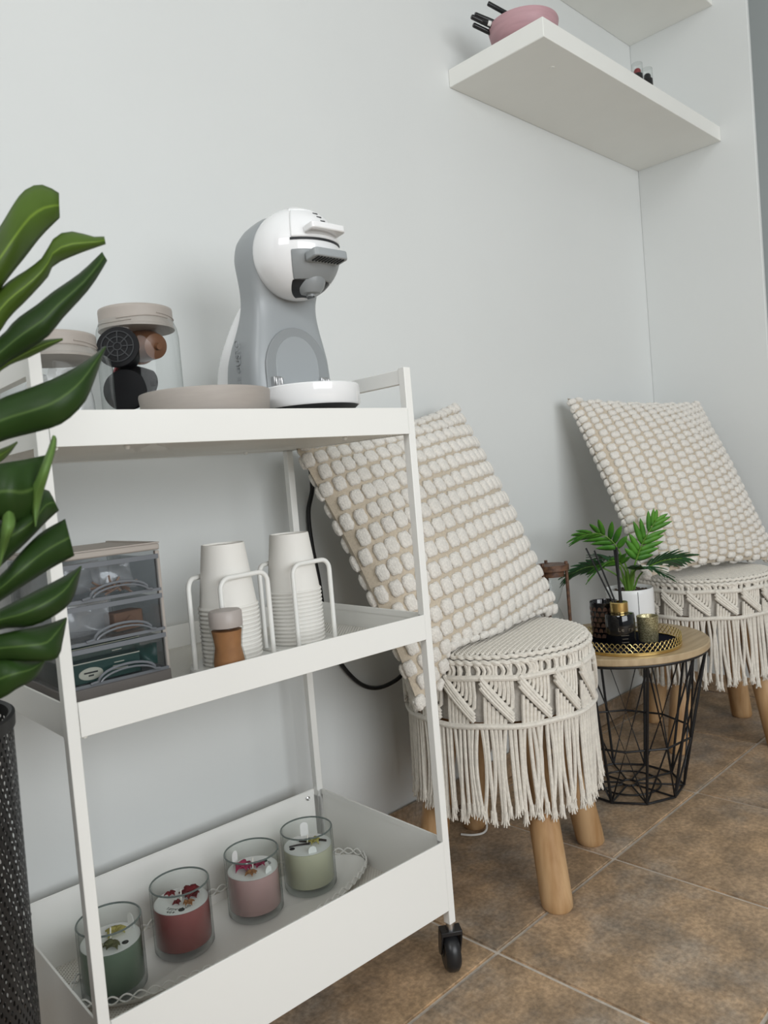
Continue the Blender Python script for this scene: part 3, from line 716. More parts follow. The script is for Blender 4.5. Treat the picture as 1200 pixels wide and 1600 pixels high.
def teabox(loc, w, d, h, eul, label):
    t = thing('tea_box', label, 'tea box', loc); t.rotation_euler = eul
    part('carton', MB().box(-w / 2, w / 2, -d / 2, d / 2, 0, h), TEAG, t, bevel=0.0008)
    part('flap_edge', MB().box(-w / 2, w / 2, -d / 2 - .0003, -d / 2, h - .0012, h), CREAM, t)
    ov = part('oval_label', MB().lathe([(0, 0), (.014, 0), (.014, .0004), (0, .0004)], 28, sy=.5), CREAM, t, (-w * .20, -d / 2 - .0001, h * .42), (PI / 2, 0, 0))
    for k, (bw, by_) in enumerate(((.016, .0014), (.006, -.0020))):
        part('printed_line', MB().box(-bw / 2, bw / 2, by_ - .0009, by_ + .0009, .0004, .0006), INK, ov)
    for k, bw in enumerate((.012, .016, .020)):
        part('printed_line', MB().box(-bw / 2, bw / 2, -.0003, -.0001, -.0005, .0005), CREAM, t, (w * .20, -d / 2, h * (.70 - .16 * k)))
    return t
teabox(T(um - .012, V0 + .020, dz(0) + .0005), .085, .022, .024, Euler((0, 0, YAW)), 'dark green tea box with oval cream label behind the drawer front')
teabox(T(um - .006, V0 + .062, dz(0) + .0005), .100, .048, .036, Euler((0, 0, YAW + .06)), 'larger dark green tea box behind the small one in the drawer')
packet(T(um + .044, V0 + .022, dz(0) + .016), .026, .026, Euler((-.55, 0, YAW - .5)), TEAG, 'dark green tea sachet leaning in the bottom drawer')

# ------------------------------------------------------------------ paper cups in wire holders
cup_mesh = MB().lathe([(0.0360, .0), (.0378, .0002), (.0388, .0020), (.0378, .0040), (.0364, .0042), (.0275, .0800), (.0270, .0822), (.0258, .0822), (.0253, .0800), (0, .0795)], 40, cap0=False, cap1=False).mesh('paper_cup')
cup_mesh.materials.append(PAPERCUP)
def cup_stack(u, v, n, nm, legs):
    t = thing('cup_holder', 'white wire cup holder around ' + nm, 'cup holder', T(u, v, Z2 + .0005), YAW)
    part('base_plate', MB().lathe([(0, 0), (.053, 0), (.055, .002), (.055, .007), (.053, .009), (0, .009)], 48), WHITE_MET, t)
    for (a0, a1) in legs:
        r = .0525; p0 = Vector((r * math.cos(a0), r * math.sin(a0), .009)); p1 = Vector((r * math.cos(a1), r * math.sin(a1), .009))
        H = .112; d = (p1 - p0).normalized(); pts = [p0, p0 + Vector((0, 0, H - .014))]
        for k in range(1, 7):
            a = PI / 2 * k / 6
            pts.append(p0 + d * (.014 * (1 - math.cos(a))) + Vector((0, 0, H - .014 + .014 * math.sin(a))))
        for k in range(6, -1, -1):
            a = PI / 2 * k / 6
            pts.append(p1 - d * (.014 * (1 - math.cos(a))) + Vector((0, 0, H - .014 + .014 * math.sin(a))))
        pts.append(p1)
        part('wire_loop', MB().tube(pts, .0032, 10), WHITE_MET, t)
    for k in range(n):
        o = link('paper_cup', cup_mesh, None, None, T(u, v, Z2 + .0098 + k * .00535)); o.rotation_euler = (0, 0, .7 * k)
        if k == n - 1: tag(o, 'topmost upside-down white paper cup of ' + nm, 'cup')
        else: tag(o, 'white paper cup nested under the others in ' + nm, 'cup', 'nested cups of ' + nm)
cup_stack(.250, .108, 14, 'the cup stack beside the cinnamon shaker', [(math.radians(232), math.radians(322)), (math.radians(75), math.radians(178))])
cup_stack(.368, .130, 14, 'the cup stack away from the shaker', [(math.radians(236), math.radians(316)), (math.radians(75), math.radians(178))])

# cinnamon shaker
t = thing('spice_shaker', 'waisted clear shaker of cinnamon with a taupe cap', 'shaker', T(.2005, .030, Z2 + .0005))
bp_ = [(0, 0), (.0185, 0), (.0195, .003), (.0195, .030), (.0165, .046), (.0180, .060), (.0195, .067), (.0185, .072)]
part('bottle', MB().lathe(bp_, 36, cap0=False, cap1=False), GLASS, t)
part('cinnamon', MB().lathe([(0, .0015), (.0170, .0015), (.0180, .004), (.0180, .030), (.0152, .046), (.0166, .0595), (.0178, .066), (0, .0665)], 32), CINN, t)
part('cap', MB().lathe([(.0190, .070), (.0195, .072), (.0195, .087), (.0175, .0895), (.012, .0900), (0, .0898)], 36), CORK, t)

# ------------------------------------------------------------------ bottom tray: lace tray and candles
lt = thing('oval_tray', 'white oval metal tray with a lace edge under the candles', 'tray', T(.268, .200, Z3 + .0005), YAW)
LA, LB = .229, .084
part('tray_base', MB().lathe([(0, 0), (.93, 0), (1.0, .010), (1.005, .0105), (.93, .0015), (0, .0015)], 72, cap0=False, cap1=False, sx=LA, sy=LB), WHITE_MET, lt)
NL = 64
cell = []
for k in range(NL):
    # even arc-length steps round the ellipse
    cell.append(2 * PI * k / NL)
def ell(a, s=1.0): return (LA * s * math.cos(a), LB * s * math.sin(a))
arcs = [0.0]; M_ = 720
for k in range(M_):
    p = ell(2 * PI * k / M_); q = ell(2 * PI * (k + 1) / M_); arcs.append(arcs[-1] + math.hypot(p[0] - q[0], p[1] - q[1]))
def at_arc(f):
    s = f * arcs[-1]; lo = 0
    while lo < M_ - 1 and arcs[lo + 1] < s: lo += 1
    return 2 * PI * (lo + (s - arcs[lo]) / (arcs[lo + 1] - arcs[lo])) / M_
lace_pts = lambda ph, sg: [(ell(at_arc((q / 512) % 1.0), 1.012)[0], ell(at_arc((q / 512) % 1.0), 1.012)[1], .0158 + sg * .0048 * abs(math.sin(PI * q / 512 * NL))) for q in range(512)]
part('lace_edge', MB().tube(lace_pts(0, 1), .0012, 5, closed=True).tube(lace_pts(0, -1), .0012, 5, closed=True), WHITE_MET, lt)

def flower(parent, name, m, c, r, n, seed, h=.004):
    rnd = random.Random(seed); mb = MB()
    for k in range(n):
        r_ = r * 1.35; a = 2 * PI * k / n + rnd.uniform(-.3, .3); rr = r_ * rnd.uniform(.6, 1.0); w = r_ * .45
        d = Vector((math.cos(a), math.sin(a), 0)); s = Vector((-d.y, d.x, 0)); z = rnd.uniform(.001, h)
        def f(i, j, d=d, s=s, z=z, rr=rr, w=w):
            p = Vector(c) + d * (rr * i) + s * (w * (j - .5) * 2 * math.sin(PI * min(i + .12, 1)) ** .7)
            p.z += z * math.sin(PI * i) + .002 * abs(j - .5) * 2 + .0008; return p
        mb.grid(f, 5, 4)
    return part(name, mb, m, parent, solid=.0005)
def candle(label, u, v, waxm, deco, rot):
    t = thing('candle', label, 'candle', T(u, v, Z3 + .0024), rot)
    R, H = .0400, .0900
    part('glass', MB().lathe([(0, 0), (R * .90, 0), (R, .005), (R, H), (R - .0012, H + .0008), (R - .0026, H), (R - .0026, .012), (R - .006, .0105), (0, .0105)], 56, cap0=False, cap1=False), GLASS, t)
    part('glass_rim', MB().tube([((R - .0013) * math.cos(2 * PI * q / 64), (R - .0013) * math.sin(2 * PI * q / 64), H + .0002) for q in range(64)], .0012, 6, closed=True), RIMG, t)  # added ring that draws the rim's dark refraction line in colour
    r2 = R - .0032
    part('wax', MB().lathe([(0, .0113), (r2 * .97, .0113), (r2, .013), (r2, .0635), (0, .0635)], 48), waxm, t)
    part('dust_paper', MB().lathe([(0, .0640), (r2 * .985, .0640), (r2 * .985, .0644), (0, .0644)], 48), PAPER, t)
    part('wick', MB().tube([(0, 0, .064), (.0006, 0, .072), (.0014, 0, .079)], .0009, 6), WICK, t)
    Zs = .0646
    mk = part('round_mark', MB().lathe([(0, 0), (.0042, 0), (.0042, .0003), (0, .0003)], 20), INK, t, (deco['mark'][0], deco['mark'][1], Zs - .0002))
    if 'tab' in deco:
        for (a, hgt) in deco['tab']:
            x, y = .0305 * math.cos(a), .0305 * math.sin(a)
            mb = MB(); out = [(-.0062, 0), (.0062, 0)] + [(.0062 * math.cos(PI * q / 8), hgt + .006 * math.sin(PI * q / 8)) for q in range(9)]; N = len(out)
            mb.add([(px, -.0003, pz) for px, pz in out] + [(px, .0003, pz) for px, pz in out], [tuple(range(N)), tuple(range(2 * N - 1, N - 1, -1))] + [(i, (i + 1) % N, (i + 1) % N + N, i + N) for i in range(N)])
            part('paper_tab', mb, PAPER, t, (x, y, Zs), (0, 0, a + PI / 2), smooth=False)
    for (body, size, ang, rad) in deco.get('text', []):
        n = len(body)
        for q, chx in enumerate(body):
            if chx == ' ': continue
            a = ang - (q - (n - 1) / 2) * size * .66 / rad
            text_mesh('letter', chx, size, INK, t, (rad * math.cos(a), rad * math.sin(a), Zs), (0, 0, a - PI / 2), .00008)
    for fl in deco.get('flowers', []): flower(t, *fl)
    for tb in deco.get('pods', []): part('vanilla_pod', MB().tube(curve_pts([(x, y, Zs + .0016) for x, y in tb], 6), .0013, 6), VANILLA, t)
    return t
G_WAX = wax('sage_green_wax', (0.155, 0.205, 0.15)); R_WAX = wax('rose_red_wax', (0.34, 0.115, 0.11))
P_WAX = wax('blush_pink_wax', (0.57, 0.37, 0.36)); C_WAX = wax('cream_wax', (0.60, 0.585, 0.44))
toc = math.atan2(-.714, -.698)
def pol(r, a): return (r * math.cos(toc + a), r * math.sin(toc + a))
Zc = .0648
candle('sage green candle in a clear glass with olive botanical print', .090, .198, G_WAX, dict(mark=pol(.024, 1.15), tab=[(toc + 2.5, .012)],
       flowers=[('dried_petals', YELL, pol(.013, 2.9) + (Zc,), .012, 5, 3), ('dried_leaves', OLIVE, pol(.020, .45) + (Zc,), .0105, 7, 4), ('dried_bloom', YELL, pol(.022, -.5) + (Zc,), .008, 5, 9)]), 0)
candle('rose red candle in a clear glass with dried red petals', .194, .212, R_WAX, dict(mark=pol(.0255, .28), text=[('OTSFAGEL', .0066, toc + .05, .0225), ('40h', .0066, toc - .22, .0295)],
       flowers=[('dried_rose', ROSE_D, pol(.016, 2.45) + (Zc,), .0135, 9, 5, .007), ('dried_petals', ROSE_D, pol(.022, -2.2) + (Zc,), .007, 5, 6), ('dried_petals', ROSE_D, pol(.011, -.2) + (Zc,), .006, 4, 7), ('dried_bloom', CINN, pol(.018, .8) + (Zc,), .007, 5, 8)]), 0)
candle('blush pink candle in a clear glass with magenta petals', .307, .210, P_WAX, dict(mark=pol(.023, 2.45), tab=[(toc - 2.0, .015), (toc + 1.0, .003)], text=[('40h', .0055, toc + 2.05, .0255)],
       flowers=[('dried_rose', ROSE_P, pol(.012, -1.5) + (Zc,), .0135, 9, 15, .007), ('dried_petals', ROSE_P, pol(.010, 1.9) + (Zc,), .009, 5, 16), ('dried_bloom', CINN, pol(.020, .05) + (Zc,), .008, 6, 18)]), 0)
candle('cream candle in a clear glass with dark vanilla pods', .402, .205, C_WAX, dict(mark=pol(.025, -1.1), tab=[(toc - 2.9, .016), (toc + .35, .004)],
       flowers=[('dried_bloom', YELL, pol(.010, 1.7) + (Zc,), .009, 5, 25, .006)],
       pods=[[pol(.028, -1.3), pol(.014, -1.35), pol(.004, 1.2)], [pol(.014, -2.6), pol(.016, 2.9), pol(.020, 2.1), pol(.029, 1.75)], [pol(.014, -2.6), pol(.017, -2.2), pol(.006, 2.6), pol(.020, 1.95), pol(.029, 1.7)]]), 0)

# ------------------------------------------------------------------ macrame stools
def seg_cyl(mb, a, b, r, n=6): mb.tube([a, b], r, n)
def build_stool(label, cx, cy, rot, R, ztop, zb1, zb2, zfr, foot_r, foot_angles, seed):
    rnd = random.Random(seed)
    t = thing('stool', label, 'stool', (cx, cy, 0), 0)
    ri = R - .012
    part('seat_board', MB().lathe([(0, ztop - .085), (ri - .01, ztop - .085), (ri - .004, ztop - .080), (ri - .004, ztop - .05), (0, ztop - .05)], 48), WOOD, t)
    part('seat_pad', MB().lathe([(ri, zb2 + .004), (ri + .001, zb1), (ri + .002, ztop - .022), (ri - .001, ztop - .012), (ri - .010, ztop - .005), (ri - .03, ztop - .002), (0, ztop)], 64, cap0=False), CORDB, t)
    # stitched top: rows of little cord stitches
    mb = MB(); row = .0042; st = .0062
    unit = [(math.cos(2 * PI * q / 6), math.sin(2 * PI * q / 6)) for q in range(6)]
    ca, sa = math.cos(rot), math.sin(rot)
    Rt = R - .012; n = int(Rt / row)
    for i in range(-n, n + 1):
        y = i * row; half = math.sqrt(max(Rt * Rt - y * y, 0)); k = int(half / st)
        for j in range(-k, k + 1):
            x = j * st + (st / 2 if i % 2 else 0)
            if x * x + y * y > Rt * Rt: continue
            rr = math.hypot(x, y) / Rt; z = ztop - .001 - .0035 * rr ** 8
            tl = .62 if i % 2 else -.62
            dx, dy = math.cos(tl), math.sin(tl)
            vs = []
            for (s, w) in ((-.0037, .35), (-.0014, 1.0), (.0014, 1.0), (.0037, .35)):
                for c, s2 in unit[:]:
                    px = x + dx * s - dy * c * .0021 * w; py = y + dy * s + dx * c * .0021 * w
                    vs.append((ca * px - sa * py, sa * px + ca * py, z + s2 * .0022 * w + .0006))
            fs = [(a * 6 + b, a * 6 + (b + 1) % 6, (a + 1) * 6 + (b + 1) % 6, (a + 1) * 6 + b) for a in range(3) for b in range(6)]
            mb.add(vs, fs)
    o = part('stitched_top', mb, CORD, t); o['kind'] = 'stuff'
    # braided edge ring
    for zz, rr, rad in ((ztop - .007, R - .009, .0050), (ztop - .015, R - .0035, .0052)):
        pts = []
        N = 420
        for k in range(N):
            a = 2 * PI * k / N; w = .0012 * math.sin(a * 70)
            pts.append(((rr + w) * math.cos(a), (rr + w) * math.sin(a), zz + .0012 * math.cos(a * 70)))
        part('braided_edge', MB().tube(pts, rad * .8, 7, closed=True), CORD, t)
    # short upright cords under the top
    nc = 126
    mb = MB()
    for k in range(nc):
        a = 2 * PI * k / nc; j = rnd.uniform(-.012, .012); lean = rnd.choice((.02, .035, -.01))
        pts = [((R - .004 + .002 * q * 0) * math.cos(a + j + lean * math.sin(q * PI)), (R - .004) * math.sin(a + j + lean * math.sin(q * PI)), ztop - .017 + (zb1 - ztop + .017) * q) for q in (0, .25, .5, .75, 1)]
        mb.tube(pts, .0036, 6)
    o = part('upright_cords', mb, CORD, t); o['kind'] = 'stuff'
    # horizontal ropes
    for zz in (zb1, zb2):
        N = 180; pts = [((R - .001) * math.cos(2 * PI * k / N), (R - .001) * math.sin(2 * PI * k / N), zz + .001 * math.sin(9 * 2 * PI * k / N)) for k in range(N)]
        part('horizontal_rope', MB().tube(pts, .0050, 8, closed=True), CORD, t)
    # zigzag knot panels
    NM = 17; da = 2 * PI / NM; h = zb1 - zb2
    mb = MB()
    def P(a, z, r=R - .003): return (r * math.cos(a), r * math.sin(a), z)
    w = da * .96
    for q in range(3):   # diagonal clove-hitch bars, running down in +angle direction
        off = q * .0080
        pts = []
        for s in range(9):
            f = s / 8; a = w * (.02 + .80 * f) ; z = -.006 - (h - .016) * (f ** .92) - off * (1 - .35 * f) + .010
            pts.append(P(a - off * .0, z, R + .0012 + .0007 * math.sin(s * PI)))
        mb.tube(pts, .0044, 7)
    for s in range(7):   # cords above the diagonal, bent into nested hooks
        f = .12 + .125 * s; a0 = w * (.02 + .86 * f + .05); zt = -.002; zl = -(h - .016) * (f ** .92) + .004
        mb.tube([P(a0 + .012, zt), P(a0 + .014, zl * .55), P(a0 + .002, zl * .92), P(a0 - .018, zl + .002)], .0034, 6)
    for s in range(6):   # cords below the diagonal
        f = .10 + .13 * s; a0 = w * (.02 + .80 * f - .02); zt = -.022 - (h - .016) * (f ** .92) * .9; zl = -h + .002
        if zt - zl > .008: mb.tube([P(a0 + .01, zt), P(a0, (zt + zl) / 2), P(a0 - .004, zl)], .0034, 6)
    me = mb.mesh('knot_panel'); me.materials.append(CORD)
    for k in range(NM):
        link('knot_panel', me, None, t, (0, 0, zb1 - .001), (0, 0, rot + k * da))
    # fringe: separate cords with frayed ends
    vars_ = []
    for q in range(9):
        L = (zb2 - zfr) * rnd.uniform(.88, 1.04); mb = MB(); b1 = rnd.uniform(-.007, .007); b2 = rnd.uniform(-.006, .006); o1 = rnd.uniform(-.001, .008)
        pts = [Vector((R - .004 + o1 * (f ** 1.3), b1 * math.sin(PI * f) + b2 * f * f, -L * f)) for f in [i / 9 for i in range(10)]]
        mb.tube(pts, .0033, 7)
        e = pts[-1]
        for s in range(7):
            a = 2 * PI * s / 7; d = Vector((math.cos(a) * .0052, math.sin(a) * .0052, -.014 - .006 * rnd.random()))
            mb.tube([e + Vector((math.cos(a) * .0018, math.sin(a) * .0018, .004)), e + d * .5, e + d], [.0022, .0017, .0008], 5)
        mm = mb.mesh('fringe_cord'); mm.materials.append(CORD); vars_.append(mm)
    nf = 136
    for k in range(nf):
        a = 2 * PI * (k + rnd.uniform(-.2, .2)) / nf
        link('fringe_cord', rnd.choice(vars_), None, t, (0, 0, zb2 - .002), (rnd.uniform(-.02, .02), 0, a))
    # four splayed legs
    for fa in foot_angles:
        a = math.radians(fa); foot = Vector((foot_r * math.cos(a), foot_r * math.sin(a), 0)); topp = Vector((.095 * math.cos(a), .095 * math.sin(a), ztop - .07))
        ax = (topp - foot).normalized(); L = (topp - foot).length
        mb = MB(); side = ax.cross(Vector((0, 0, 1))).normalized(); w2 = ax.cross(side)
        rg = []
        for f, r in ((0, .0225), (.012, .0255), (.05, .0262), (.5, .0250), (1, .0235)):
            ring = []
            for j in range(24):
                d = side * math.cos(2 * PI * j / 24) + w2 * math.sin(2 * PI * j / 24)
                p = foot + ax * (L * f) + d * r
                if f < .02: p = foot + d * r; p -= ax * (p.z / ax.z) ; p += ax * (.0003 + L * f)
                ring.append(p)
            rg.append(ring)
        lg = link('leg', mb.rings(rg).mesh('leg'), WOOD, t)
    return t
S1 = (.742, -.242); S2 = (1.566, -.264)
build_stool('round stool in cream macrame fringe beside the white trolley', S1[0], S1[1], .3, .168, .4245, .385, .3065, .168, .164, (-118, -27, 63, 153), 3)
build_stool('round stool in cream macrame fringe in the room corner', S2[0], S2[1], .75, .165, .420, .389, .326, .180, .166, (86, 176, 266, 356), 5)

# white thread loop by a rear stool leg
tag(part('thread', MB().tube(curve_pts([(.812, -.105, .050), (.818, -.118, .028), (.812, -.128, .008), (.795, -.132, .003), (.775, -.120, .003), (.765, -.10, .003)], 6), .0021, 6), BRAID), 'thin white thread looped on the floor at a stool leg', 'thread')

# ------------------------------------------------------------------ tufted cushions
def cushion(label, center, rot3, s, H, rows, cols, turned, seat, seed):
    rnd = random.Random(seed)
    t = thing('cushion', label, 'cushion', center, 0)
    h = s / 2
    R = Matrix(rot3)
    t.rotation_euler = R.to_euler()
    inv = R.transposed(); C = Vector(center)
    def surf(a, b, side):   # a,b in -1..1 ; local x = right, z = up, -y = front
        ca, cb = math.cos(PI / 2 * a), math.cos(PI / 2 * b)
        th = H * (max(ca, 0) * max(cb, 0)) ** .52 * (1 if side < 0 else .8)
        pin = .07
        x = h * a * (1 - pin * (1 - b * b) * abs(a) ** 3 - 0.0); z = h * b * (1 - pin * (1 - a * a) * abs(b) ** 3)
        y = side * th + .006 * math.sin(2.1 * a + 1.3 * b + seed) * (1 - a * a) * (1 - b * b)
        p = Vector((x, y, z))
        wpt = C + R @ p
        # rests on the stool: the underside is pushed up by the seat
        d = math.hypot(wpt.x - seat[0], wpt.y - seat[1])
        lim = seat[2] + .012 if d < seat[3] - .006 else -1
        if d >= seat[3] - .006 and d < seat[3] + .05: lim = seat[2] + .012 - (d - seat[3] + .006) * 2.2
        if wpt.z < lim: wpt.z = lim + (wpt.z - lim) * .06
        if wpt.y > -.004: wpt.y = -.004
        if wpt.x > WX - .004: wpt.x = WX - .004
        return inv @ (wpt - C)
    N = 44
    mb = MB()
    mb.grid(lambda i, j: surf(2 * i - 1, 2 * j - 1, -1), N, N).grid(lambda i, j: surf(2 * i - 1, 2 * j - 1, 1), N, N)
    part('cover', mb, LINEN, t, angle=75)
    # tuft meshes
    tv = []
    for q in range(6):
        bm = bmesh.new(); bmesh.ops.create_icosphere(bm, subdivisions=3, radius=1.0)
        r2 = random.Random(seed * 10 + q); ph = [r2.uniform(0, 6) for _ in range(4)]
        for v in bm.verts:
            c = v.co.copy()
            e = 3.6
            k = (abs(c.x) ** e + abs(c.y) ** e) ** (1 / e) if abs(c.x) + abs(c.y) > 1e-6 else 1
            l2 = math.hypot(c.x, c.y) or 1
            c.x *= (l2 / k) if k > 0 else 1; c.y *= (l2 / k) if k > 0 else 1
            wob = 1 + .06 * math.sin(5 * c.x + ph[0]) * math.sin(6 * c.y + ph[1]) + .05 * math.sin(11 * c.y + ph[2]) * math.sin(13 * c.x + ph[3]) + r2.uniform(-.03, .03)
            c *= wob
            v.co = Vector((c.x * .0121, c.y * .0134, math.copysign(abs(c.z) ** .8, c.z) * .0070))
        for f in bm.faces: f.smooth = True
        me = bpy.data.meshes.new('tuft'); bm.to_mesh(me); bm.free(); me.materials.append(TUFT); tv.append(me)
    def place(a, b, side):
        e = .012
        p = surf(a, b, side); pa = surf(min(a + e, 1), b, side) - surf(max(a - e, -1), b, side); pb = surf(a, min(b + e, 1), side) - surf(a, max(b - e, -1), side)
        if pa.length < 1e-7 or pb.length < 1e-7: return None
        X, Y = (pa.normalized(), pb.normalized())
        n = X.cross(Y)
        if n.length < 1e-5: return None
        n.normalize()
        if n.y * side < 0: n = -n
        if turned: X, Y = pb.normalized(), pa.normalized()
        Y = (n.cross(X)).normalized(); X = Y.cross(n).normalized()
        Mx = Matrix((X, Y, n)).transposed()
        cov = (pa.length if not turned else pb.length) / (2 * e)
        return p, n, Mx
    spots = []
    for side in (-1, 1):
        for i in range(rows):
            for j in range(cols + (i % 2 == 0) * 0):
                f = (j + (.5 if i % 2 else 0) + .25) / cols * 2 - 1; g = ((i + .5) / rows * 2 - 1) * 1.04
                f = .84 * f + .16 * math.sin(f * PI / 2); g = .84 * g + .16 * math.sin(g * PI / 2)
                f += rnd.uniform(-.006, .006); g += rnd.uniform(-.006, .006)
                if abs(f) > .99: continue
                a, b = (f, g) if not turned else (g, f)
                r = place(a, b, side)
                if r:
                    kf = (.84 + .25 * math.cos(f * PI / 2)) / 1.05; kg = (.84 + .25 * math.cos(g * PI / 2)) / 1.05
                    spots.append((side, max(abs(a), abs(b)), r + (kf, kg)))
    front = sorted([s_ for s_ in spots if s_[0] < 0], key=lambda q: q[1])
    keep = front[:300]; rest = front[300:] + [s_ for s_ in spots if s_[0] > 0]
    k = s / cols / .0252 * (.93 if turned else 1)
    for (sd, m_, (p, n, Mx, kf, kg)) in keep:
        o = link('tuft', rnd.choice(tv), None, t)
        sc = Vector((rnd.uniform(.96, 1.08) * k * kf, rnd.uniform(.94, 1.08) * kg, rnd.uniform(.85, 1.1)))
        o.matrix_local = Matrix.Translation(p + n * .0006) @ Mx.to_4x4() @ Matrix.Diagonal((sc.x, sc.y, sc.z, 1))
    mb = MB(); src = tv[0]; base = [v.co.copy() for v in src.vertices]; fs = [tuple(pp.vertices) for pp in src.polygons]
    for (sd, m_, (p, n, Mx, kf, kg)) in rest:
        mb.add([p + n * .0006 + Mx @ Vector((c.x * k * kf, c.y * kg, c.z)) for c in base], fs)
    o = part('edge_and_back_tufts', mb, TUFT, t, angle=80); o['kind'] = 'stuff'
    # corner seams
    return t
R1 = ((0.986, -0.017, -0.169), (0.074, 0.938, 0.339), (0.152, -0.347, 0.925))
R2 = ((0.967, 0.199, 0.158), (-0.249, 0.863, 0.439), (-0.049, -0.464, 0.884))
def ortho(R):
    m = Matrix(R); x = m.col[0].normalized(); z = (m.col[2] - x * m.col[2].dot(x)).normalized(); y = z.cross(x)
    return Matrix((x, y, z)).transposed()
cushion('cream tufted cushion on the stool next to the trolley', (.6946, -.1709, .6041), ortho(R1), .462, .078, 16, 18, False, (S1[0], S1[1], .4245, .168), 1)
cushion('cream tufted cushion on the stool in the corner', (1.5551, -.2140, .647), ortho(R2), .492, .068, 16, 24, True, (S2[0], S2[1], .420, .165), 2)

# ------------------------------------------------------------------ wire basket side table
TC = (1.165, -.248); TR = .184; TZ = .3245
tb = thing('side_table', 'black wire basket side table with a round wooden top', 'table', (TC[0], TC[1], 0))
part('table_top', MB().lathe([(0, TZ - .0145), (TR - .002, TZ - .0145), (TR, TZ - .0125), (TR, TZ - .002), (TR - .002, TZ), (0, TZ)], 72), TABLEW, tb)
def ring(name, r, z, rad=.0026):
    part(name, MB().tube([(r * math.cos(2 * PI * k / 64), r * math.sin(2 * PI * k / 64), z) for k in range(64)], rad, 8, closed=True), BLACKW, tb)
RT, RB = .176, .112; ZTOP = TZ - .018
ring('top_ring', RT, ZTOP, .0035)
for f in (.30, .62): pass
def rr_(z): return RB + (RT - RB) * z / ZTOP
NA = 10; ph0 = math.radians(226)
def pt(k, z, r=None):
    a = ph0 + 2 * PI * k / NA; r = r if r else rr_(z); return (r * math.cos(a), r * math.sin(a), z)
part('base_ring', MB().tube([pt(k, .004) for k in range(NA)], .0026, 8, closed=True), BLACKW, tb)
zm1, zm2 = ZTOP * .68, ZTOP * .40
part('middle_ring', MB().tube([pt(k + .5, zm2) for k in range(NA)], .0024, 8, closed=True), BLACKW, tb)
for k in range(NA):
    part('upright_wire', MB().tube([pt(k, .004), pt(k, ZTOP)], .0030, 8), BLACKW, tb)
    part('diagonal_wire', MB().tube([pt(k, ZTOP), pt(k + .5, zm2), pt(k + 1, ZTOP)], .0021, 8), BLACKW, tb)
    part('diagonal_wire', MB().tube([pt(k, .004), pt(k + .5, zm2), pt(k + 1, .004)], .0021, 8), BLACKW, tb)
    part('base_spoke', MB().tube([(0.014 * math.cos(ph0 + 2 * PI * k / NA), .014 * math.sin(ph0 + 2 * PI * k / NA), .004), pt(k, .004)], .0021, 6), BLACKW, tb)
ring('base_inner_ring', .016, .004, .0024); ring('base_inner_ring', .066, .004, .0021)

# gold filigree tray
GT = (1.123, -.292)
g = thing('filigree_tray', 'round gold filigree tray with a black lining on the side table', 'tray', (GT[0], GT[1], TZ))
GR = .106
part('tray_base', MB().lathe([(0, 0.0003), (GR, .0003), (GR + .001, .001), (GR + .001, .0060), (GR - .001, .0060), (GR - .001, .0030), (0, .0030)], 72, cap0=False, cap1=False), GOLD, g)
part('lining', MB().lathe([(0, .0031), (GR - .002, .0031), (GR - .002, .0042), (0, .0042)], 64), VELVET, g)
part('top_band', MB().tube([(GR * math.cos(2 * PI * k / 72), GR * math.sin(2 * PI * k / 72), .0062) for k in range(72)], .0012, 6, closed=True), GOLD, g)
NS = 60; sh = .0072; mb = MB()
for row in range(3):
    for k in range(NS):
        a0 = 2 * PI * (k + (.5 if row % 2 else 0)) / NS; wd = 2 * PI / NS
        pts = []
        for q in range(8):
            f = q / 7; a = a0 + wd * (f - .5) * 1.02
            z = .0066 + row * .0058 + sh * math.sin(PI * f) ** .8
            pts.append((GR * math.cos(a), GR * math.sin(a), z))
        mb.tube(pts, .00085, 5, cap=False)
o = part('filigree_rim', mb, GOLDP, g); o['kind'] = 'stuff'
GZ = TZ + .0044
# reed diffuser
DF = (1.098, -.291)
t = thing('diffuser_bottle', 'black glass reed diffuser bottle with a gold collar', 'bottle', (DF[0], DF[1], GZ))
part('bottle', MB().lathe([(0, 0), (.0285, 0), (.030, .002), (.030, .064), (.0285, .0675), (.017, .069), (.0155, .072), (0, .072)], 44), BLKGLASS, t)
part('collar', MB().lathe([(.0150, .0695), (.0180, .0695), (.0183, .0705), (.0183, .0905), (.0172, .0915), (.010, .0915), (.010, .082)], 40, cap0=False), GOLD, t)
BLUE = mat('gold_print', (0.22, 0.19, 0.15), 0.4, metal=0.6)
def wrap_text(body, size, z, parent, rad, ang, m):
    n = len(body)
    for q, ch in enumerate(body):
        if ch == ' ': continue
        a = ang + (q - (n - 1) / 2) * size * .62 / rad
        text_mesh('printed_letter', ch, size, m, parent, (rad * math.cos(a), rad * math.sin(a), z), (PI / 2, 0, a + PI / 2), .00008)
wrap_text('Le ry', .0115, .038, t, .0302, toc + .1, BLUE)
for zz, hw in ((.026, .28), (.019, .20), (.012, .24)):
    part('printed_line', MB().tube([(.0301 * math.cos(toc + hw * q / 6), .0301 * math.sin(toc + hw * q / 6), zz) for q in range(-6, 7)], .0005, 5), BLUE, t)
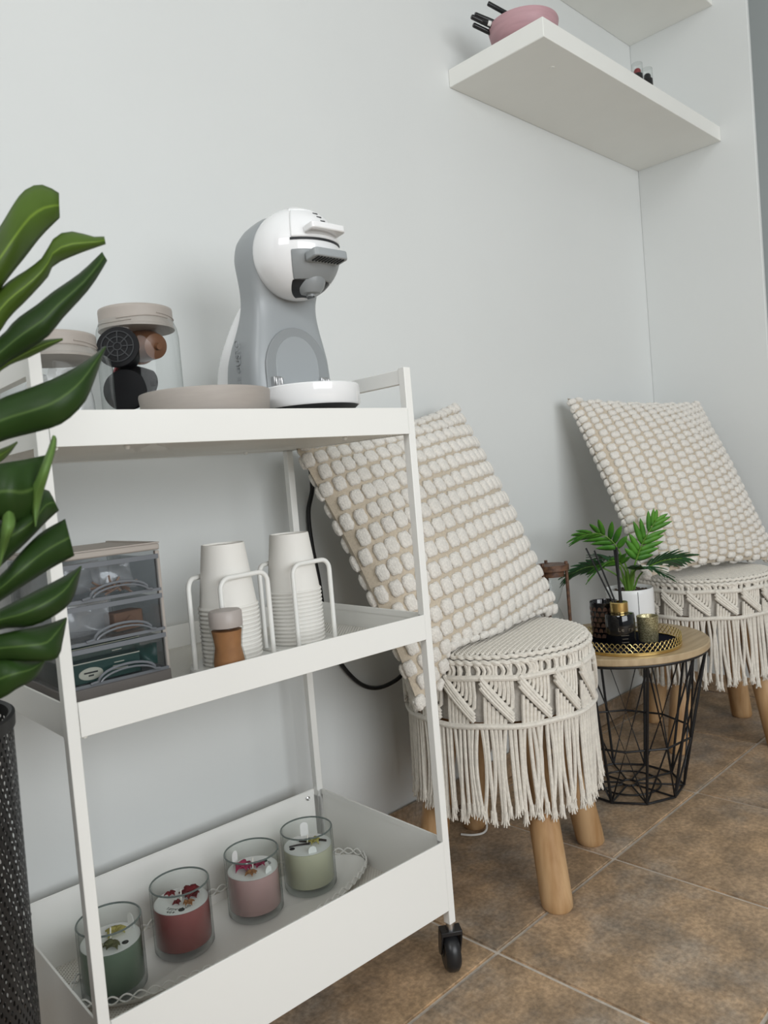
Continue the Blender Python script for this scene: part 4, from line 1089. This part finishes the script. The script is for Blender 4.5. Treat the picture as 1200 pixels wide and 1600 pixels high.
for k, (dx, dy, H) in enumerate([(-.052, .030, .205), (-.038, .018, .200), (.0040, .000, .205), (.0005, .004, .200)]):
    # reeds: displacement is along camera-left in plan
    ax = Vector((dx * .71 + dy * .7, -dx * .7 + dy * .71, 0))
    b0 = Vector((DF[0] + (-.005 + .004 * k) * .71, DF[1] - (-.005 + .004 * k) * .7, GZ + .074))
    b1 = Vector((DF[0], DF[1], GZ)) + ax + Vector((0, 0, H))
    tag(part('diffuser_reed', MB().tube([b0, (b0 + b1) / 2, b1], .0018 if k < 2 else .0027, 8), BLACKW), 'black reed leaning out of the diffuser bottle' if k < 2 else 'black reed standing upright in the diffuser bottle', 'reed', 'leaning diffuser reeds' if k < 2 else 'upright diffuser reeds')
# black tumbler candle with bronze scallops
BK = (1.1285, -.2385)
t = thing('candle_tumbler', 'black glass tumbler with bronze scallop pattern on the gold tray', 'tumbler', (BK[0], BK[1], GZ))
part('glass', MB().lathe([(0, 0), (.0260, 0), (.0275, .002), (.0300, .084), (.0290, .085), (.0280, .083), (.0255, .006), (0, .005)], 44, cap0=False, cap1=False), BLKGLASS, t)
SC = mat('bronze_print', (0.16, 0.095, 0.07), 0.35, metal=0.6)
sc_m = MB(); out = [(-.0042, 0), (.0042, 0)] + [(.0042 * math.cos(PI * q / 8), .0068 * math.sin(PI * q / 8) ** .9) for q in range(1, 8)]
me = MB().add([(x, 0, z) for x, z in out], [tuple(range(len(out)))]).mesh('scallop', False); me.materials.append(SC)
for row in range(6):
    for k in range(16):
        a = 2 * PI * (k + (.5 if row % 2 else 0)) / 16; z = .010 + row * .0115; r = .0278 + .0025 * z / .084
        o = link('scallop', me, None, t, (r * math.cos(a), r * math.sin(a), z), (0, 0, a + PI / 2)); o.scale = (1.15, 1, 1.25)
# gold glitter votive
VT = (1.156, -.322)
t = thing('votive_holder', 'small gold glitter votive glass on the gold tray', 'votive', (VT[0], VT[1], GZ))
part('glass', MB().lathe([(0, 0), (.0185, 0), (.0195, .002), (.0222, .053), (.0215, .0535), (.0205, .052), (.0180, .004), (0, .003)], 40, cap0=False, cap1=False), GLITTER, t)
part('tealight', MB().lathe([(0, .004), (.0165, .004), (.0168, .016), (0, .016)], 28), P_WAX, t)

# hourglass
HG = Vector((1.062, -.158, TZ)); hh = .176
t = thing('hourglass', 'hourglass in a dark wood frame on the side table', 'hourglass', HG)
for z in (0.0, hh - .013):
    part('end_plate', MB().lathe([(0, z), (.036, z), (.037, z + .001), (.037, z + .012), (.036, z + .013), (0, z + .013)], 6 if False else 36), DARKWOOD, t)
for z in (.013, hh - .026):
    part('collar', MB().lathe([(0, z), (.026, z), (.026, z + .013), (0, z + .013)], 32), DARKWOOD, t)
for k in range(3):
    a = toc + PI / 2 - .35 + 2 * PI * k / 3
    part('pillar', MB().tube([(.031 * math.cos(a), .031 * math.sin(a), .004), (.031 * math.cos(a), .031 * math.sin(a), hh + .006)], .0036, 10), DARKWOOD, t)
pr = []
for q in range(25):
    f = q / 24; z = .026 + (hh - .052) * f; pr.append((.0045 + .0185 * abs(math.cos(PI * f)) ** .7, z))
part('glass_bulbs', MB().lathe(pr, 36, cap0=False, cap1=False), GLASS, t)
part('sand', MB().lathe([(0, .028), (.0205, .028), (.019, .045), (.012, .055), (0, .060)], 28), PAPER, t)

# potted palm
PT = Vector((1.2685, -.224, TZ))
t = thing('potted_palm', 'small artificial palm in a white ribbed ceramic pot', 'potted plant', PT)
N = 120; Rr = []
for r, z, rib in ((.046, 0, 0), (.050, .001, .0004), (.052, .010, .0006), (.0525, .085, .0006), (.0525, .094, .0), (.0515, .0955, 0), (.0495, .094, 0), (.049, .080, 0)):
    Rr.append([((r + (rib if j % 2 else 0)) * math.cos(2 * PI * j / N), (r + (rib if j % 2 else 0)) * math.sin(2 * PI * j / N), z) for j in range(N)])
part('pot', MB().rings(Rr, True, False), POT, t, angle=70)
part('seam_line', MB().box(-.0005, .0005, -.0003, .0003, .004, .092), GREYP, t, (.0530 * math.cos(toc + .05), .0530 * math.sin(toc + .05), 0), (0, 0, toc + PI / 2))
part('soil', MB().lathe([(0, .080), (.049, .080), (.049, .084), (.03, .087), (0, .088)], 40), SOIL, t)
pb = MB()
for k in range(70):
    rr = .046 * math.sqrt(random.random()); a = random.uniform(0, 2 * PI); s = random.uniform(.002, .0036)
    pb.lathe([(0, -s * .6), (s * .8, -s * .3), (s, 0), (s * .7, s * .5), (0, s * .6)], 7, (rr * math.cos(a), rr * math.sin(a), .0875 + .001 * random.random()))
o = part('pebbles', pb, PEBBLE, t); o['kind'] = 'stuff'
CR = Vector((.71, -.70, 0)).normalized(); CF = Vector((.70, .714, 0)).normalized(); ZZ = Vector((0, 0, 1))
def frond(base, ctrl, m, n, Lmax, roll, droop, seed):
    """one palm leaf: stalk and blade with pinnate leaflets"""
    rnd = random.Random(seed)
    fr = bpy.data.objects.new('frond', None); COL.objects.link(fr); fr.parent = t
    pts = curve_pts([base] + ctrl, 8)
    part('stalk', MB().tube(pts, [.0026 - .0018 * i / len(pts) for i in range(len(pts))], 6), STEMG, fr)
    mb = MB(); M = len(pts); s0 = int(M * .46)
    for q in range(n):
        f = q / (n - 1); idx = min(M - 2, int(s0 + (M - 1 - s0) * f)); p = pts[idx]; tg = (pts[idx + 1] - pts[idx]).normalized()
        sd = tg.cross(Vector((CF * math.cos(roll) + ZZ * math.sin(roll)))).normalized()
        up = sd.cross(tg).normalized()
        for sg in (-1, 1):
            L = Lmax * 1.35 * (.45 + .75 * math.sin(PI * (.18 + .72 * f))) * rnd.uniform(.9, 1.1); w = .0080 * (1.15 - .35 * f)
            ang = math.radians(58 - 34 * f)
            d = (tg * math.cos(ang) + sd * sg * math.sin(ang)).normalized(); sw = d.cross(up).normalized()
            def fn(i, j, p=p, d=d, sw=sw, L=L, w=w, up=up):
                ww = w * 1.75 * (i + .04) ** .5 * max(1 - i, 0) ** .75
                return p + d * (L * i) + sw * (ww * (j - .5) * 2) + up * (.0012 * abs(j - .5) * 2) - ZZ * (droop * L * i * i) + up * .0004 * sg
            mb.grid(fn, 6, 2)
    part('leaflets', mb, m, fr, solid=.0006)
B = Vector((0, 0, .086))
def pv(r, f, z): return CR * r + CF * f + ZZ * z
# (screen right, depth, height above pot base)
for (b, cs, m, n, L, roll, dr, sd) in [
    (pv(.004, .0, .086), [pv(.002, .004, .130), pv(-.026, -.010, .195), pv(-.064, -.02, .226), pv(-.108, -.03, .226)], GREEN1, 8, .040, .9, .10, 1),
    (pv(-.004, .0, .086), [pv(-.022, .0, .122), pv(-.060, .004, .146), pv(-.095, .0, .150), pv(-.128, .0, .138)], GREEN3, 9, .040, 1.0, .14, 2),
    (pv(.006, .0, .086), [pv(.010, .000, .125), pv(.020, -.012, .165), pv(.036, -.022, .205), pv(.062, -.030, .246)], GREEN1, 8, .036, .15, .05, 3),
    (pv(.010, .0, .086), [pv(.024, .0, .118), pv(.048, -.006, .140), pv(.080, -.010, .152), pv(.122, -.012, .154)], GREEN3, 9, .040, 1.0, .12, 4),
    (pv(.000, -.005, .086), [pv(.002, -.016, .120), pv(.008, -.040, .142), pv(.020, -.065, .148), pv(.040, -.095, .138)], GREEN3, 8, .036, 1.1, .15, 5),
    (pv(.000, .006, .086), [pv(-.004, .02, .120), pv(-.012, .045, .150), pv(-.022, .07, .160), pv(-.030, .10, .155)], GREEN3, 8, .036, 1.1, .12, 6),
    (pv(-.002, -.004, .086), [pv(-.006, -.014, .125), pv(-.028, -.036, .158), pv(-.056, -.055, .166), pv(-.090, -.075, .150)], GREEN1, 8, .036, 1.0, .12, 7)]:
    frond(b, cs, m, n, L, roll, dr, sd)
for k in range(7):
    a = 2 * PI * k / 7; part('sheath', MB().tube(curve_pts([(.006 * math.cos(a), .006 * math.sin(a), .085), (.010 * math.cos(a), .010 * math.sin(a), .110), (.016 * math.cos(a), .016 * math.sin(a), .136 + .006 * (k % 3))], 4), [.0034, .0036, .0036, .0034, .0032, .0028, .0022, .0014, .0006], 6), STEMG, t)

# ------------------------------------------------------------------ mesh bin with monstera
BC = Vector((-.214, -.312, 0)); BR = .104; BH = .535
t = thing('mesh_bin', 'tall black wire mesh bin beside the white trolley', 'bin', BC)
pb_ = perforated('black_mesh', (0.010, 0.010, 0.011), 1.0, 0.27)
nn = pb_.node_tree.nodes; ll = pb_.node_tree.links
uvn = nn.new('ShaderNodeUVMap'); vo = [x for x in nn if x.type == 'TEX_VORONOI'][0]; mp = [x for x in nn if x.type == 'MAPPING'][0]
ll.new(uvn.outputs[0], mp.inputs[0])
def mesh_wall(r0, r1, z0, z1, cell):
    nu, nv = 64, 8
    mb = MB().grid(lambda i, j: ((r0 + (r1 - r0) * j) * math.cos(2 * PI * i), (r0 + (r1 - r0) * j) * math.sin(2 * PI * i), z0 + (z1 - z0) * j), nu, nv)
    me = mb.mesh('mesh_wall'); uv = me.uv_layers.new(name='UVMap')
    for li, lp in enumerate(me.loops):
        vi = lp.vertex_index; i, j = divmod(vi, nv + 1)
        uv.data[li].uv = (i / nu * round(2 * PI * r1 / cell * .7071) , j / nv * (z1 - z0) / cell * .7071 * .62)
    return me
link('mesh_wall', mesh_wall(BR * .93, BR, .004, BH - .012, .0039), pb_, t)
part('rim_band', MB().lathe([(BR - .001, BH - .014), (BR + .002, BH - .013), (BR + .0025, BH - .002), (BR, BH), (BR - .003, BH - .002), (BR - .003, BH - .013)], 56, cap0=False, cap1=False), BLACKW, t)
part('base_plate', MB().lathe([(0, 0), (BR * .94, 0), (BR * .95, .003), (BR * .94, .012), (0, .006)], 48, cap0=False, cap1=False), BLACKW, t)
pp = thing('monstera', 'artificial monstera with dark split leaves in the black mesh bin', 'plant', BC + Vector((0, 0, .012)))
part('inner_pot', MB().lathe([(0, 0), (.058, 0), (.075, .15), (.072, .15), (.055, .005), (0, .004)], 36, cap0=False, cap1=False), GREYP, pp)
part('soil', MB().lathe([(0, .13), (.07, .13), (.07, .135), (0, .14)], 32), SOIL, pp)
PO = BC + Vector((0, 0, .012))
def wp(x, y, dpt):
    return CAM + FWD * dpt + RIGHT * ((x - 600) / F_PX * dpt) + DOWN * ((y - 800) / F_PX * dpt)
def resample(poly, n):
    L = [0.0]
    for a, b in zip(poly, poly[1:]): L.append(L[-1] + math.hypot(b[0] - a[0], b[1] - a[1]))
    out = []
    for k in range(n + 1):
        s = L[-1] * k / n; i = 0
        while i < len(L) - 2 and L[i + 1] < s: i += 1
        f = (s - L[i]) / max(L[i + 1] - L[i], 1e-9); p0 = poly[max(i - 1, 0)]; p1 = poly[i]; p2 = poly[i + 1]; p3 = poly[min(i + 2, len(poly) - 1)]
        def cr(c): return 0.5 * (2 * p1[c] + (p2[c] - p0[c]) * f + (2 * p0[c] - 5 * p1[c] + 4 * p2[c] - p3[c]) * f * f + (3 * p1[c] - p0[c] - 3 * p2[c] + p3[c]) * f ** 3)
        out.append((cr(0), cr(1)))
    return out
def lobe(parent, up, lo, d0, d1, m, bulge=.010, name='leaf_lobe', mirror=None):
    A = resample(up, 18); Bq = resample(lo, 18); nv = 8
    mb = MB(); uvs = []
    for i in range(19):
        for j in range(nv + 1):
            f = j / nv; x = A[i][0] * (1 - f) + Bq[i][0] * f; y = A[i][1] * (1 - f) + Bq[i][1] * f
            if mirror is not None: x = 2 * mirror - x
            dep = d0 + (d1 - d0) * (i / 18) ** 1.4 - bulge * math.sin(PI * f) * (1 if i < 17 else .6) + .006 * math.sin(i * .45)
            mb.v.append(tuple(wp(x, y, dep) - PO)); uvs.append((i / 18, f))
    w = nv + 1
    mb.f = [(i * w + j, (i + 1) * w + j, (i + 1) * w + j + 1, i * w + j + 1) for i in range(18) for j in range(nv)]
    me = mb.mesh(name, True, 80); uv = me.uv_layers.new(name='UVMap')
    for li, lp in enumerate(me.loops): uv.data[li].uv = uvs[lp.vertex_index]
    return link(name, me, m, parent, solid=.0007)
def leaf(lobes, mid, base, name='leaf'):
    lf = bpy.data.objects.new('leaf', None); COL.objects.link(lf); lf.parent = pp
    ribs = [wp(*q) - PO for q in mid]
    part('midrib', MB().tube(curve_pts(ribs, 6), .0022, 6), LEAF_PALE, lf)
    st = [Vector(base)] + [Vector((base[0] * .9, base[1] * .9, .30))] + [ribs[0] + Vector((0, 0, -.06)), ribs[0]]
    part('leaf_stalk', MB().tube(curve_pts(st, 6), .0035, 8), STEMG, lf)
    for (up, lo, d0, d1, m, bu) in lobes:
        lobe(lf, up, lo, d0, d1, m, bu)
        if up[0][0] < -40: lobe(lf, up, lo, d0, d1 - .02, m, bu, mirror=-70)
LT, LL, LU = LEAF_TOP, LEAF_PALE, LEAF_UNDER
leaf([
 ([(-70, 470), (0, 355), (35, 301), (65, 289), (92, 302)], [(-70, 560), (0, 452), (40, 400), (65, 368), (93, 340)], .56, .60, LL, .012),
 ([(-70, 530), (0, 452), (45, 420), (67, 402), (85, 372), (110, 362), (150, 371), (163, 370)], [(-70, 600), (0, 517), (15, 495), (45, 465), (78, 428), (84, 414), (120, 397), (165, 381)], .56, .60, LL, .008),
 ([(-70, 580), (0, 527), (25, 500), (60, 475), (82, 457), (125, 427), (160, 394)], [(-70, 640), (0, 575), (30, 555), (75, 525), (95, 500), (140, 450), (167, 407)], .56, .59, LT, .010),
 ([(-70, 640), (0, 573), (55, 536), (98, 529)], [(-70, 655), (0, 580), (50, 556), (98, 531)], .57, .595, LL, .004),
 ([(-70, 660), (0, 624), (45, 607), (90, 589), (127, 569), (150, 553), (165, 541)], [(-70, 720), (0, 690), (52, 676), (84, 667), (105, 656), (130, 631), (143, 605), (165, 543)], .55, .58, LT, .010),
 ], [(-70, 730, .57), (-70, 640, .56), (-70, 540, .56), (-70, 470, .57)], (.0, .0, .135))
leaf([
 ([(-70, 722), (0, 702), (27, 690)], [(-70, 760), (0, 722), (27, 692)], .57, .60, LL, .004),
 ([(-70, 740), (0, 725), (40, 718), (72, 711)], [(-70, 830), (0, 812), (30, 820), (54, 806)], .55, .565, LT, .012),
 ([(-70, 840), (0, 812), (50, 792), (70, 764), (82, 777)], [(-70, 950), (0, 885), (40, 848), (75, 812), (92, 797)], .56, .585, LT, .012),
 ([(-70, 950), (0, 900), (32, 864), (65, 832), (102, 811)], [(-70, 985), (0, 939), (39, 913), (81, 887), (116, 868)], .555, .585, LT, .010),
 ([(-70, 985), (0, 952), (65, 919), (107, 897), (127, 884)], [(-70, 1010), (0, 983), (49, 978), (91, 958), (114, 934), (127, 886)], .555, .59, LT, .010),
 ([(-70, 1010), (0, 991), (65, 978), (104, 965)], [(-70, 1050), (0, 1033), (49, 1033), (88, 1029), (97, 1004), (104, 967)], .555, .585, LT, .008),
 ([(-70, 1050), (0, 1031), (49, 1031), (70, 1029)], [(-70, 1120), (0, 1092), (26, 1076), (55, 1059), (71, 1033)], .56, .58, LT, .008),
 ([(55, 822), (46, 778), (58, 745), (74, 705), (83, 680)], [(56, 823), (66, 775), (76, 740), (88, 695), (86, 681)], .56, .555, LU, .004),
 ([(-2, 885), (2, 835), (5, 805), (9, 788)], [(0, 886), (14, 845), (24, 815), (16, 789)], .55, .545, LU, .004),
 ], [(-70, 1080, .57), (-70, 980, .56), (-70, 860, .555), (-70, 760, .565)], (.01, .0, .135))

def unseen_leaf(base, tip, nrm, m, stem_top):
    """a whole split leaf: heart outline cut into lobes on both sides of the midrib"""
    lf = bpy.data.objects.new('leaf', None); COL.objects.link(lf); lf.parent = pp
    b = Vector(base) - PO; t_ = Vector(tip) - PO; ax = t_ - b; L = ax.length; ax.normalize()
    nn_ = Vector(nrm); nn_ = (nn_ - ax * nn_.dot(ax)).normalized(); sd = ax.cross(nn_).normalized()
    part('midrib', MB().tube([b, (b + t_) / 2 + nn_ * .012, t_ - nn_ * .012], .002, 6), LEAF_PALE, lf)
    part('leaf_stalk', MB().tube(curve_pts([Vector((0, 0, .135)), Vector((b.x * .35, b.y * .35, b.z * .6 + .06)), b], 6), .0032, 8), STEMG, lf)
    for sg in (-1, 1):
        for k in range(6):
            f0 = k / 6; f1 = (k + .86) / 6
            wd = L * .62 * math.sin(PI * (.16 + .78 * f0)) ** .8
            mb = MB(); uvs = []
            for i in range(11):
                for j in range(7):
                    u_ = i / 10; q = j / 6
                    f = (f0 + (f1 - f0) * q)
                    taper = 1 - .35 * u_ ** 3 * abs(q - .5) * 2
                    p = b + ax * (L * (f + .16 * u_ * u_)) + sd * sg * (wd * u_ * (.92 + .08 * math.sin(PI * q)) * taper)
                    p += nn_ * (.035 * u_ * (1 - u_) * 2 - .05 * u_ * u_ + .006 * math.sin(PI * q)) - nn_ * .012 * (2 * f - 1) ** 2
                    mb.v.append(tuple(p)); uvs.append((u_, q))
            mb.f = [(i * 7 + j, (i + 1) * 7 + j, (i + 1) * 7 + j + 1, i * 7 + j + 1) for i in range(10) for j in range(6)]
            me = mb.mesh('leaf_lobe', True, 80); uv = me.uv_layers.new(name='UVMap')
            for li, lp in enumerate(me.loops): uv.data[li].uv = uvs[lp.vertex_index]
            link('leaf_lobe', me, m, lf, solid=.0007)
for (b, tp, n_) in [((-.36, -.30, .62), (-.46, -.38, .44), (-.5, -.3, .8)), ((-.33, -.20, .70), (-.42, -.08, .58), (-.3, .4, .8)),
                    ((-.38, -.36, .80), (-.52, -.46, .70), (-.4, -.3, .9)), ((-.33, -.26, .92), (-.40, -.12, .90), (-.5, .2, .8)),
                    ((-.40, -.40, .98), (-.50, -.52, 1.02), (-.7, -.3, .6)), ((-.36, -.42, .55), (-.44, -.56, .40), (-.4, -.6, .6))]:
    unseen_leaf(b, tp, n_, LEAF_TOP, None)  # leaves out of view, added to block side light from the trolley
